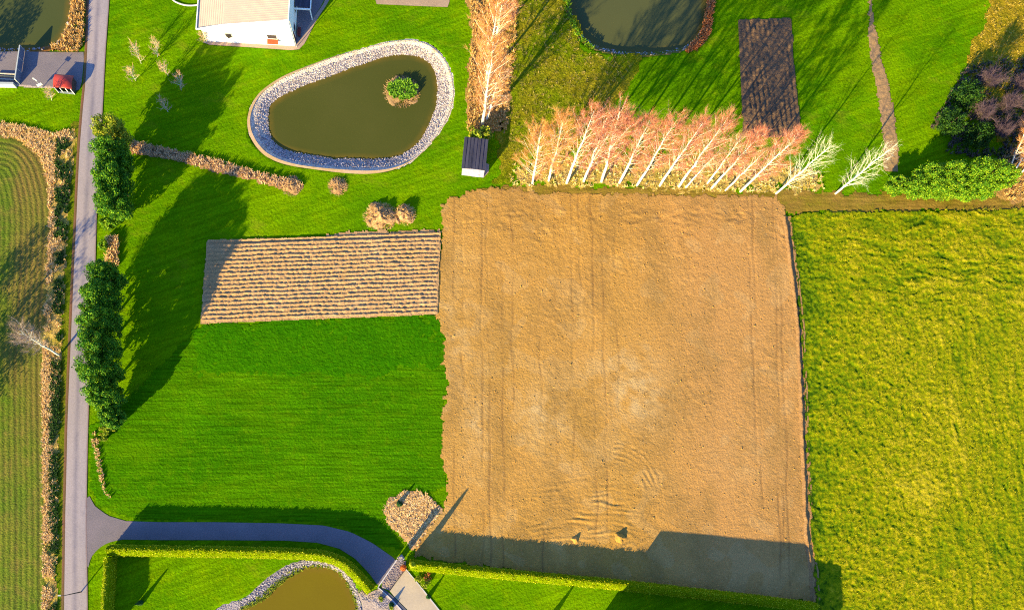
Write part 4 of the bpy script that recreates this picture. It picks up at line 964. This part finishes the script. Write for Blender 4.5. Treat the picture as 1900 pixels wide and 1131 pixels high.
tufts("pond_edge_plants", np.vstack([bs+(bs-bn)*.25, (bs-(bs-bn)*.35)[::-1]]), M_leaf_b, 10, .4, 515, .3, 8, .06, world=True, zf=zc(-.55))

crop_poly = [(1470, 402), (1560, 392), (1700, 391), (1950, 385), (1990, 388), (1990, 1190), (1536, 1190), (1526, 1131), (1512, 1000), (1504, 900), (1494, 700), (1485, 560), (1476, 470)]
tufts("crop_plants", crop_poly, island_mat("crop_blades", [(0, S(112, 138, 2, .62)), (.6, S(160, 164, 4, .62)), (1, S(196, 184, 20, .62))]), 3.0, .22, 520, .2, 5, .035, zf=zc(.2), mask=lambda xy: rape_t(xy[:, 0], xy[:, 1]) > .5)
for A_, w_ in ((MN, 1.0),):
    cen_ = A_.mean(0); e_ = A_-MW; e_ /= np.linalg.norm(e_, axis=1)[:, None]
    k_ = np.clip(.16+.34*np.sin(np.linspace(0, 6.283, len(A_))*1.0+2.2)+.3*vn(np.linspace(0, 60, len(A_)), np.zeros(len(A_)), 6, 5), .02, .65)[:, None]
    o_ = np.vstack([A_+e_*k_, A_[:1]+e_[:1]*k_[:1]]); i_ = np.vstack([A_-e_*.05, A_[:1]-e_[:1]*.05]); m_ = len(o_); a_ = np.arange(m_-1)
    V_ = np.vstack([np.column_stack([o_, np.full(m_, .012)]), np.column_stack([i_, np.full(m_, .075)])])
    tag(mesh_np("earth_margin", V_, [np.stack([a_, a_+1, m_+a_+1, m_+a_], -1)], M_apron_earth), kind='structure')
# small heaps
def heap(name, base, r, h, seed, label, mat, blades, cat, stretch=1.0, rz=0.0, soil=False):
    b = G(*base); rng = np.random.default_rng(seed); root = empty(name, b[0], b[1]); tag(root, label, cat)
    na, nr = 30, 9; th = np.arange(na)*2*math.pi/na
    V = [[0, 0, h]]; f3 = []; f4 = []
    for i in range(1, nr+1):
        t = i/nr
        for a in th:
            rr_ = r*t*(1+.16*math.sin(3*a+seed)+.1*math.sin(5*a+seed*2)); x, y = rr_*math.cos(a)*stretch, rr_*math.sin(a)
            V.append([x*math.cos(rz)-y*math.sin(rz), x*math.sin(rz)+y*math.cos(rz), h*((math.cos(t*math.pi)+1)/2)**.75-(.1 if i == nr else 0)])
    V = np.array(V); V[:, 2] += np.where(V[:, 2] > 0, (.45 if blades else .2)*h*(vn(V[:, 0]+seed, V[:, 1], .35, seed)+.5*vn(V[:, 0], V[:, 1]+seed, .18, seed)), 0)
    for k in range(na): f3.append([0, 1+k, 1+(k+1) % na])
    for i in range(nr-1):
        for k in range(na): a0 = 1+i*na; f4.append([a0+k, a0+na+k, a0+na+(k+1) % na, a0+(k+1) % na])
    mesh_np("mound", V, [np.array(f3), np.array(f4)], mat, root, True)
    if blades:
        n = int(420*r); a = rng.random(n)*6.283; q = np.sqrt(rng.random(n)); x = q*r*np.cos(a)*stretch; y = q*r*np.sin(a); X_ = x*math.cos(rz)-y*math.sin(rz); Y_ = x*math.sin(rz)+y*math.cos(rz)
        z = h*(np.cos(q*math.pi)+1)/2; B = np.column_stack([X_, Y_, z-.05]); D = np.column_stack([X_*.7, Y_*.7, .35+.5*rng.random(n)])+rng.normal(0, .35, (n, 3)); D /= np.linalg.norm(D, axis=1)[:, None]
        Vt, t3, q4 = twig_mesh(B, D, .3+.4*rng.random(n), np.full(n, .02)); mesh_np("straw", Vt, [t3, q4], blades, root)
    return root
heap("dry_clump", (627, 346), 1.55, .55, 1, "round grey brown dry clump alone on the lawn south of the stone pond", M_pathsoil, M_hay_brown, "brush heap")
heap("hay_heap", (706, 402), 2.5, 1.15, 2, "larger left one of the two straw heaps casting pointed shadows on the lawn", M_plough, M_hay, "hay heap", 1.15)
heap("hay_heap", (751, 399), 1.8, 1.25, 3, "smaller right one of the two straw heaps casting pointed shadows on the lawn", M_plough, M_hay, "hay heap")
heap("brush_heap", (541, 345), 1.7, .8, 4, "grey brown brush heap at the right end of the dry reed strip", M_pathsoil, M_hay_brown, "brush heap")
heap("soil_heap", (1067, 1000), .8, .55, 6, "smaller soil heap catching light at the shadow edge in the bare field", M_soil, None, "soil heap")
heap("soil_heap", (1150, 997), 1.15, .75, 7, "larger soil heap catching light at the shadow edge in the bare field", M_soil, None, "soil heap")
heap("pond_island", (745, 164), 2.9, .5, 9, "small planted island in the stone lined pond", M_pathsoil, M_hay_brown, "island", 1.1)
bpy.data.objects["pond_island"].location.z = -1.05
ic = G(748, 168, -.8); pp = [(ic[0]+2.7*math.cos(a), ic[1]+1.9*math.sin(a)) for a in np.linspace(0, 6.283, 20)[:-1]]
tufts("island_plants", pp, M_plant, 12, .7, 516, .45, 9, .1, world=True, zf=zc(-.75))

# bare tan garden shrubs on the shaded lawn
for i, (b_, t_, h_, lb) in enumerate([
    ((262, 118), (248, 84), 3.6, "tan leafless shrub nearest the road on the lawn west of the white house"),
    ((292, 106), (289, 76), 3.2, "slim amber leafless shrub in the lawn left of the house corner"),
    ((252, 150), (240, 130), 3.4, "tan leafless shrub beside the tip of the tree shadow near the road"),
    ((312, 140), (301, 122), 3.0, "thin tan leafless shrub in the middle of the shaded lawn"),
    ((336, 168), (333, 138), 4.0, "reddish tan leafless shrub right of the lawn centre under the house"),
    ((312, 208), (300, 186), 2.8, "spiky tan leafless shrub lowest on the shaded lawn"),
    ((382, 80), (376, 66), 2.4, "dry climbing shrub at the left corner of the white house"),
    ((96, 186), (92, 170), 2.6, "thin pale sapling on the lawn just left of the red roofed shelter")]):
    bare_tree("bare_shrub", b_, t_, h_, 600+i, M_hay_brown if i != 4 else M_twig_pink, lb, "shrub", "leafless shrubs around the house lawn", start=.12, spread=.34, nlimb=16, ntwig=260, r0=.04, bark=M_bark_grey, tr=.018, twl=.6)

# clods left lying on the bare field: uncountable
rng = np.random.default_rng(909); nc = 11000; lo_ = G(815, 1100); hi_ = G(1500, 365)
pc = np.column_stack([lo_[0]+rng.random(nc)*(hi_[0]-lo_[0]), lo_[1]+rng.random(nc)*(hi_[1]-lo_[1])])
fp_ = GP([(828, 385), (900, 360), (1440, 374), (1456, 420), (1466, 520), (1480, 690), (1488, 900), (1500, 1050), (1300, 1088), (1000, 1056), (790, 1026), (812, 975), (836, 940), (836, 700), (818, 600)])
pc = pc[inside(pc[:, 0], pc[:, 1], fp_)]; dn2 = .5+.6*vn(pc[:, 0], pc[:, 1], 5, 910)+.5*vn(pc[:, 0], pc[:, 1], 1.6, 911)+.8*np.exp(-((pc[:, 1]-G(1000, 405)[1])/3.0)**2)
pc = pc[dn2 > rng.random(len(pc))*1.6]; nc = len(pc)
oc = np.array([[1, 0, 0], [0, 1, 0], [-1, 0, 0], [0, -1, 0], [0, 0, 1.0], [.5, .5, .6], [-.6, -.4, .6]]); of = np.array([[0, 1, 5], [0, 5, 4], [5, 1, 4], [1, 2, 4], [2, 6, 4], [2, 3, 6], [6, 3, 4], [3, 0, 4]])
sz = (.04+.1*rng.random((nc, 1, 1))**2.2)*(.7+.6*rng.random((nc, 1, 3))); Vc = oc[None]*(1+.25*rng.normal(size=(nc, 7, 1)).clip(-1, 1))*sz
aa = rng.random(nc)*6.283; ca, sa = np.cos(aa)[:, None], np.sin(aa)[:, None]
Vc = np.stack([Vc[:, :, 0]*ca-Vc[:, :, 1]*sa+pc[:, None, 0], Vc[:, :, 0]*sa+Vc[:, :, 1]*ca+pc[:, None, 1], Vc[:, :, 2]+.1+soil_h(pc[:, 0], pc[:, 1])[:, None]-.01], -1)
tag(mesh_np("soil_clods", Vc.reshape(-1, 3), [((np.arange(nc)*7)[:, None, None]+of[None]).reshape(-1, 3)], M_soil), kind='stuff')
# loose stones along the pond linings: uncountable
def stones(name, W, N2, n, lo, hi, zw, seed, size, s0=0.0, s1=1.0):
    rng = np.random.default_rng(seed); k = (s0+(s1-s0)*rng.random(n))*(len(W)-1); k = k.astype(int); t = lo+(hi-lo)*rng.random(n)
    p = N2[k]+(W[k]-N2[k])*t[:, None]; z = zw*np.clip(t, 0, 1)**.9+.03
    oct_ = np.array([[1, 0, 0], [-1, 0, 0], [0, 1, 0], [0, -1, 0], [0, 0, 1], [0, 0, -1], [.6, .6, .5], [-.6, .6, .5], [-.6, -.6, .5], [.6, -.6, .5]])
    f = np.array([[0, 6, 9], [0, 2, 6], [2, 7, 6], [2, 1, 7], [1, 8, 7], [1, 3, 8], [3, 9, 8], [3, 0, 9], [4, 9, 6], [4, 6, 7], [4, 7, 8], [4, 8, 9], [0, 5, 2], [2, 5, 1], [1, 5, 3], [3, 5, 0]])
    s = size*(.5+rng.random((n, 1, 1)))*(.7+.6*rng.random((n, 1, 3))); V = oct_[None]*(1+.3*rng.normal(size=(n, 10, 1)).clip(-1, 1))*s
    a = rng.random(n)*6.283; ca, sa = np.cos(a)[:, None], np.sin(a)[:, None]
    V = np.stack([V[:, :, 0]*ca-V[:, :, 1]*sa+p[:, None, 0], V[:, :, 0]*sa+V[:, :, 1]*ca+p[:, None, 1], V[:, :, 2]+z[:, None]], -1)
    tag(mesh_np(name, V.reshape(-1, 3), [((np.arange(n)*10)[:, None, None]+f[None]).reshape(-1, 3)], M_rock), kind='stuff')
stones("lining_stones", MW, MN, 7000, .3, 1.06, -1.05, 701, .1)
stones("lining_stones", BW, BN, 2600, .05, 1.0, -.55, 702, .09, 0, .66)
stones("shore_stones", TW, TN, 500, .1, 1.0, -1.0, 703, .12)
stones("shore_stones", LW, LN, 300, .2, 1.0, -.8, 704, .14)

# ------------------------------------------------------------------ buildings
def lerp(a, b, t): return a+(b-a)*t
# white house
A = G(383, 77); B = G(547.5, 86); ex = (B-A)/np.linalg.norm(B-A); ey = np.array([-ex[1], ex[0]]); W_ = np.linalg.norm(B-A); D_ = 15.0
hx = lambda u, v: A+ex*u+ey*v
rt = empty("house", *A); tag(rt, "white rendered house with a beige ribbed roof at the top of the photo", "house")
h0, h1, ub = 3.5, 7.0, W_*.28
zr = lambda u: lerp(h0, h0+(h1-h0)*.42, u/ub) if u < ub else lerp(h0+(h1-h0)*.42, h1, (u-ub)/(W_-ub))
mb = MB(); mb.prism([hx(0, 0), hx(ub, 0), hx(W_, 0), hx(W_, D_), hx(ub, D_), hx(0, D_)], -.1, [zr(0), zr(ub), h1, h1, zr(ub), zr(0)]); mb.build("wall", M_wall_white, rt)
mb = MB()
def slab(mb, u0, u1, v0, v1, th=.16, lift=.02):
    P = [hx(u0, v0), hx(u1, v0), hx(u1, v1), hx(u0, v1)]; z = [zr(min(max(u, -9), W_)) for u in (u0, u1, u1, u0)]
    mb.prism(P, [k+lift for k in z], [k+lift+th for k in z])
slab(mb, -.55, ub, -.3, D_+.3); slab(mb, ub, W_+.12, -.3, D_+.3)
rf = mb.build("roof", M_roof_beige, rt)
mb = MB()
for v in np.arange(-.1, D_+.2, .42):                                   # ribs
    P0, P1 = hx(ub+.08, v), hx(W_+.1, v); d = ey*.035
    mb.prism([P0-d, P1-d, P1+d, P0+d], [zr(ub)+.17, h1+.17, h1+.17, zr(ub)+.17], [zr(ub)+.205, h1+.205, h1+.205, zr(ub)+.205])
for u in np.arange(-.4, ub-.05, .42):
    P0, P1 = hx(u, -.28), hx(u, D_+.28); d = ex*.035; zz = zr(u)
    mb.prism([P0-d, P0+d, P1+d, P1-d], zz+.16, zz+.205)
ribs = mb.build("rib", M_roof_beige, rf, loc=rt.location)
mb = MB()
d = ey*.06; P0, P1 = hx(-.55, -.36), hx(ub, -.36); mb.prism([P0-d, P1-d, P1+d, P0+d], [zr(0)-.05, zr(ub)-.05, zr(ub)-.05, zr(0)-.05], [zr(0)+.24, zr(ub)+.24, zr(ub)+.24, zr(0)+.24])
P0, P1 = hx(ub, -.36), hx(W_+.12, -.36); mb.prism([P0-d, P1-d, P1+d, P0+d], [zr(ub)-.05, h1-.05, h1-.05, zr(ub)-.05], [zr(ub)+.24, h1+.24, h1+.24, zr(ub)+.24])
d = ex*.08
for u, z in ((-.63, h0), (W_+.2, h1)):
    P0, P1 = hx(u, -.42), hx(u, D_+.4); mb.prism([P0-d, P0+d, P1+d, P1-d], z-.05, z+.27)
mb.build("fascia", M_trim_white, rt)
mb = MB(); p = hx(W_+.3, -.2); mb.tube([(p[0], p[1], .1), (p[0], p[1], h1-.3)], [.06, .06], 8); mb.build("downpipe", M_grey_metal, rt)
# small dark louvre and orange-awninged window
def onwall(u, z, out): q = hx(u, -out); return (q[0], q[1], z)
rz = math.atan2(ex[1], ex[0])
for u, z, wd, hg, aw in ((W_*.285, 2.1, 1.0, .8, False), (W_*.77, 2.3, 1.7, 1.0, True)):
    mb = MB(); mb.box(onwall(u, z, .03), (wd, .08, hg), rz); wn = mb.build("window", M_glass, rt)
    mb = MB()
    for dx in (-wd/2-.04, wd/2+.04): mb.box(onwall(u+dx, z, .05), (.08, .12, hg+.16), rz)
    for dz in (-hg/2-.04, hg/2+.04): mb.box(onwall(u, z+dz, .05), (wd, .12, .08), rz)
    mb.build("frame", M_grey_metal if not aw else M_trim_white, wn, loc=rt.location)
    if aw:
        mb = MB(); P = [hx(u-wd/2-.15, -.08), hx(u+wd/2+.15, -.08), hx(u+wd/2+.15, -.95), hx(u-wd/2-.15, -.95)]
        mb.prism(P[::-1], [z-hg/2-.32, z-hg/2-.32, z-hg/2-.12, z-hg/2-.12], [z-hg/2-.27, z-hg/2-.27, z-hg/2-.07, z-hg/2-.07]); mb.build("flower_box", M_orange_awn, rt)
    else:
        mb = MB()
        for k in range(3): mb.box(onwall(u-.1+k*.12, z+.3-k*.3, .22), (.75, .3, .08), rz+.35)
        mb.build("louvre", M_dark_wood, rt)
for v in (2.6, 6.5):
    mb = MB(); q = hx(W_+.03, v); mb.box((q[0], q[1], 1.5), (.07, 1.2, 1.2), rz); mb.build("window", M_glass, rt)
mb = MB(); q = hx(W_+.03, 1.0); mb.box((q[0], q[1], 1.05), (.07, .95, 2.1), rz); mb.build("door", M_darkred, rt)
# porch on the east side
pr = MB(); PW, PZ, V0, V1 = 3.0, 2.6, 5.4, 11.0
P = [hx(W_+.1, V0+.3), hx(W_+PW, V0+.3), hx(W_+PW, V1), hx(W_+.1, V1)]; pr.prism(P, [PZ+.2, PZ, PZ, PZ+.2], [PZ+.3, PZ+.1, PZ+.1, PZ+.3]); pr.build("porch_roof", M_slate, rt)
pr = MB()
q0, q1 = hx(W_+.1, V0), hx(W_+PW, V0); d = ey*.09; pr.prism([q0-d, q1-d, q1+d, q0+d], PZ-.1, PZ+.16)
q0, q1 = hx(W_+PW, V0+.12), hx(W_+PW, V1); d = ex*.09; pr.prism([q0-d, q0+d, q1+d, q1-d], PZ-.12, PZ+.14)
pr.build("porch_beam", M_trim_white, rt)
for u, v in ((W_+PW-.1, V0+.05), (W_+PW-.1, V1-.2)):
    pr = MB(); q = hx(u, v); pr.box((q[0], q[1], PZ/2-.07), (.16, .16, PZ-.1), rz); pr.build("porch_post", M_trim_white, rt)
for v, h_ in ((8.2, .5), (9.7, .4)):
    pr = MB(); q = hx(W_+PW*.6, v); pr.box((q[0], q[1], PZ+.3), (1.5, .35, .12), rz); pr.build("roof_panel", M_grey_metal, rt)
# red bench by the east wall
q = hx(W_+.75, 2.6); be = empty("bench", q[0], q[1], 0); tag(be, "dark red bench in the shade beside the east wall of the house", "bench")
mb = MB(); mb.box((q[0], q[1], .45), (.5, 1.7, .06), rz); mb.build("seat", M_darkred, be)
mb = MB(); q2 = hx(W_+.5, 2.6); mb.box((q2[0], q2[1], .75), (.06, 1.7, .5), rz); mb.build("backrest", M_darkred, be)
for s in (-.7, .7):
    mb = MB(); q2 = hx(W_+.75, 2.6+s); mb.box((q2[0], q2[1], .2), (.46, .07, .44), rz); mb.build("leg", M_dark_wood, be)

# dark roofed shed
z_s = 2.6
a0, b0 = G(856.5, 324.6), G(897, 329.2); c0 = G(908, 258, z_s); d0 = G(862.5, 256, z_s)
sh_ = empty("shed", *a0); tag(sh_, "small shed with a dark felt roof and pale boarded front by the field corner", "shed")
sx = (b0-a0)/np.linalg.norm(b0-a0); sy = np.array([-sx[1], sx[0]]); sw = np.linalg.norm(b0-a0); sd_ = float(((d0-a0)@sy)); sp = lambda u, v: a0+sx*u+sy*v
mb = MB(); mb.prism([sp(0, 0), sp(sw, 0), sp(sw, sd_), sp(0, sd_)], -.1, z_s-.06); mb.build("wall", M_plank, sh_)
mb = MB(); mb.prism([sp(-.15, -.12), sp(sw*.36, -.12), sp(sw*.36, sd_+.2), sp(-.15, sd_+.2)], [z_s, z_s+.12, z_s+.05, z_s-.05], [z_s+.1, z_s+.22, z_s+.15, z_s+.05])
mb.prism([sp(sw*.36+.02, -.05), sp(sw+.12, -.05), sp(sw+.12, sd_+.2), sp(sw*.36+.02, sd_+.2)], [z_s+.04, z_s-.02, z_s-.06, z_s], [z_s+.17, z_s+.1, z_s+.06, z_s+.13]); ro = mb.build("roof", M_slate, sh_)
mb = MB()
for u in np.arange(.35, sw, .62): P0, P1 = sp(u, -.1), sp(u, sd_+.15); d = sx*.03; mb.prism([P0-d, P0+d, P1+d, P1-d], z_s+.05, z_s+.2)
mb.build("batten", M_slate, ro, loc=sh_.location)
mb = MB(); q = sp(sw*.62, -.04); mb.box((q[0], q[1], 1.0), (1.5, .06, 1.95), math.atan2(sx[1], sx[0])); dr = mb.build("door", M_plank, sh_)
mb = MB(); q = sp(sw*.62+.6, -.1); mb.box((q[0], q[1], 1.0), (.05, .06, .2), 0); mb.build("handle", M_dark_wood, dr, loc=sh_.location)
mb = MB()
for u in np.arange(.05, sw, .28): q = sp(u, -.012); mb.box((q[0], q[1], 1.25), (.03, .03, 2.5), math.atan2(sx[1], sx[0]))
mb.build("cover_strip", M_plank, sh_)
flat("gravel_path", [(897, 330), (906, 322), (908, 300), (901, 300), (897, 318)], M_apron, .05)

# red roofed shelter in the yard
a0, b0 = G(108.5, 172.5), G(139.5, 175.5); sx = (b0-a0)/np.linalg.norm(b0-a0); sy = np.array([-sx[1], sx[0]]); sw = np.linalg.norm(b0-a0); sp = lambda u, v: a0+sx*u+sy*v; rz2 = math.atan2(sx[1], sx[0])
kz = empty("shelter", *a0); tag(kz, "small red roofed shelter with pale posts beside the road in the gravel yard", "shelter")
dep, ev, rise = 2.4, 1.5, .32; na = 12; mb = MB(); V = []
for k in range(na+1):
    t = k/na; v = .12+(dep+.1)*t; z = ev+rise*math.sin(t*math.pi)**.8
    for u in (-.15, sw+.15): q = sp(u, v); V.append([q[0], q[1], z])
    for u in (-.15, sw+.15): q = sp(u, v); V.append([q[0], q[1], z-.07])
q4 = []
for k in range(na):
    i = 4*k; j = i+4; q4 += [[i, i+1, j+1, j], [i+2, j+2, j+3, i+3], [i, j, j+2, i+2], [i+1, i+3, j+3, j+1]]
q4 += [[0, 2, 3, 1], [4*na, 4*na+1, 4*na+3, 4*na+2]]
mb.add(V, f4=q4); mb.build("roof", M_red, kz, True)
for u in (.08, sw/3, 2*sw/3, sw-.08):
    for v in ((.05,) if 0 < u-.1 < sw-.4 else (.05, dep-.05)):
        q = sp(u, v); mb = MB(); mb.box((q[0], q[1], ev/2), (.12, .12, ev), rz2); mb.build("post", M_trim_white, kz)
mb = MB(); q = sp(sw/2, .02); mb.box((q[0], q[1], .3), (sw-.2, .06, .6), rz2); mb.build("front_panel", M_steel, kz)
mb = MB(); q = sp(sw/2, dep-.06); mb.box((q[0], q[1], ev/2), (sw-.1, .08, ev), rz2)
for u in (.04, sw-.04):
    pl = [sp(u, .1)]; V = []; ns = 10
    for s_ in (-.03, .03):
        for k in range(ns+1): t = k/ns; q = sp(u+s_, .0+dep*t); V.append([q[0], q[1], ev+rise*math.sin((.05+.9*t)*math.pi)**.8-.08]); V.append([q[0], q[1], .0])
    m_ = 2*(ns+1); f = []
    for k in range(ns): i = 2*k; f += [[i, i+2, i+3, i+1], [m_+i, m_+i+1, m_+i+3, m_+i+2], [i, m_+i, m_+i+2, i+2]]
    mb.add(V, f4=f)
mb.build("side_wall", M_dark_wood, kz)
# steel gate, white wall, timber frame, signpost in the yard
def gate_panel(name, p0, p1, h, mat, label, cat, thick=.08):
    a, b = G(*p0), G(*p1); L = np.linalg.norm(b-a); c = (a+b)/2; r = math.atan2(b[1]-a[1], b[0]-a[0]); root = empty(name, a[0], a[1]); tag(root, label, cat)
    mb = MB(); mb.box((c[0], c[1], h/2+.08), (L, thick, h-.1), r); mb.build("panel", mat, root)
    for t in np.linspace(0, 1, max(2, int(L/1.8)+1)):
        mb = MB(); q = a+(b-a)*t; mb.box((q[0], q[1], h/2+.05), (.1, thick+.08, h+.1), r); mb.build("post", M_grey_metal, root)
    mb = MB(); mb.box((c[0], c[1], h+.08), (L, thick+.1, .08), r); mb.build("rail", M_grey_metal, root)
    return root
gate_panel("yard_fence", (46, 95), (37, 157), 1.5, M_steel, "blue grey metal fence crossing the gravel yard beside the corner pond", "fence", .1)
o = gate_panel("white_wall", (-30, 161), (31, 162), 1.0, M_wall_white, "low white wall at the left edge south of the gravel yard", "wall", .35)
tb = G(14, 144); fr = empty("timber_stack", *tb); tag(fr, "pale timber frame lying on the gravel near the left edge", "timber frame")
for dy in (-.55, .0, .5):
    mb = MB(); mb.box((tb[0], tb[1]+dy, .32), (3.4, .14, .14), -.03); mb.build("plank", M_bark_grey if dy else M_hay, fr)
for dx in (-1.4, 1.4):
    mb = MB(); mb.box((tb[0]+dx, tb[1], .13), (.14, 1.4, .26), -.03); mb.build("bearer", M_dark_wood, fr)
b = G(79, 163); sg = empty("signpost", *b); tag(sg, "grey post with two white angled boards at the yard edge", "signpost")
mb = MB(); mb.tube([(b[0], b[1], -.1), (b[0], b[1], 2.9)], [.07, .05], 8); mb.build("pole", M_grey_metal, sg)
for z, r, s in ((1.0, .5, (.9, .06, .55)), (2.5, -.5, (.8, .06, .3))):
    mb = MB(); mb.box((b[0], b[1]-.1, z), s, r); mb.build("board", M_trim_white, sg)

# street lamp by the road, bottom left
b = G(151, 1097); lp = empty("street_lamp", *b); tag(lp, "dark street lamp leaning into view on the road edge at the bottom left", "street lamp")
mb = MB(); mb.tube([(b[0], b[1], -.1), (b[0], b[1], 2.5), (b[0], b[1], 5.4)], [.11, .085, .06], 8); mb.build("pole", M_dark_wood, lp)
mb = MB(); mb.tube([(b[0], b[1], 5.3), (b[0]-.25, b[1], 5.5), (b[0]-.6, b[1], 5.55)], [.05, .045, .04], 6); mb.build("arm", M_dark_wood, lp)
mb = MB(); mb.box((b[0]-.75, b[1], 5.53), (.5, .2, .1)); mb.build("lamp_head", M_grey_metal, lp)

# gate: stone pillar, rail, flower pot
b = G(745, 1033); gp = empty("gate_pillar", *b); tag(gp, "pale stone gate pillar standing in the shade at the end of the driveway", "pillar")
mb = MB(); mb.box((b[0], b[1], 1.7), (.75, .75, 3.5), .6); mb.build("shaft", M_pillar, gp)
mb = MB(); mb.box((b[0], b[1], 3.52), (.95, .95, .14), .6); mb.prism([(b[0]+.47*math.cos(a+.6+.785), b[1]+.47*math.sin(a+.6+.785)) for a in (0, 1.571, 3.142, 4.712)], 3.58, 3.75); mb.build("cap", M_pillar, gp)
b = G(748.5, 1052); fp = empty("flower_pot", *b); tag(fp, "terracotta pot with orange blooms beside the gate rail", "flower pot")
mb = MB(); mb.tube([(b[0], b[1], 0), (b[0], b[1], .25), (b[0], b[1], .62)], [.28, .36, .44], 14); mb.build("pot", M_terracotta, fp)
rng = np.random.default_rng(77); e = rng.normal(size=(160, 3)); e /= np.linalg.norm(e, axis=1)[:, None]; Pq = e*np.array([.55, .55, .4])+np.array([0, 0, .85]); Vq, qq = leaf_quads(Pq, e, .1+.06*rng.random(160), rng); mesh_np("blooms", Vq, [qq], island_mat("orange_blooms", [(0, S(232, 96, 30, .6)), (1, S(250, 150, 60, .6))]), fp)
a, b2 = G(722.5, 1095.2), G(752, 1056); L = np.linalg.norm(b2-a); c = (a+b2)/2; r = math.atan2(b2[1]-a[1], b2[0]-a[0])
gt = empty("gate_rail", *a); tag(gt, "dark sliding gate rail between the cobbles and the concrete drive", "gate rail")
mb = MB(); mb.box((c[0], c[1], .1), (L, .12, .12), r); mb.build("track", M_dark_wood, gt)
for t in (.04, .96):
    q = a+(b2-a)*t; mb = MB(); mb.box((q[0], q[1], .28), (.16, .16, .5), r); mb.build("stop_post", M_dark_wood, gt)

# house just south of the frame whose shadow lies over the hedge and the field edge
def block(root, x0, x1, y0, y1, h, rh, mats, part=""):
    mb = MB(); mb.prism([(x0, y0), (x1, y0), (x1, y1), (x0, y1)], -.1, h); mb.build("wall", mats[0], root)
    o_ = .3; ym = (y0+y1)/2; V = [[x0-o_, y0-o_, h], [x1+o_, y0-o_, h], [x1+o_, y1+o_, h], [x0-o_, y1+o_, h], [x0-o_, ym, h+rh], [x1+o_, ym, h+rh]]
    mb = MB(); mb.add(V, f3=[[1, 2, 5], [3, 0, 4]], f4=[[0, 1, 5, 4], [2, 3, 4, 5], [0, 3, 2, 1]]); mb.build("roof", mats[1], root)
    for x in np.arange(x0+2, x1-1, 3.2):
        for y, s in ((y1+.02, 1), (y0-.02, -1)):
            mb = MB(); mb.box((x, y, 1.6), (1.3, .08, 1.2)); mb.build("window", M_glass, root)
L0 = G(1228, 980); L1 = G(1505, 1006); Rr_ = G(1563, 1042)
back = lambda p, h: p-np.array([math.cos(SUN_AZ), math.sin(SUN_AZ)])*(h/math.tan(SUN_EL))
hh = 6.6; q0, q1, q2 = back(L0, hh), back(L1, hh), back(Rr_, hh)
hs = empty("south_house", q0[0], q0[1]); tag(hs, "large flat roofed house south of the frame beyond the long hedge", "house")
slope = (q1[1]-q0[1])/(q1[0]-q0[0])
mb = MB(); pl = [q0, q0+np.array([0, -13.0]), np.array([q2[0], q0[1]-13.0]), q2, np.array([q1[0]+.0, q2[1]+.0]), q1][::1]; mb.prism(pl, -.1, hh-.3); mb.build("wall", M_wall_white, hs)
mb = MB(); mb.prism(pl, hh-.28, hh); mb.build("roof", M_slate, hs)
for x in np.arange(q0[0]+2.5, q1[0]-1.5, 3.6):
    y = q0[1]+slope*(x-q0[0])
    for z in (1.5, 4.4): mb = MB(); mb.box((x, y+.03, z), (1.3, .1, 1.3), math.atan(slope)); mb.build("window", M_glass, hs)

SC.cycles.use_denoising = False
SC.cycles.filter_width = 1.1
SC.cycles.use_adaptive_sampling = False
SC.cycles.max_bounces = 6
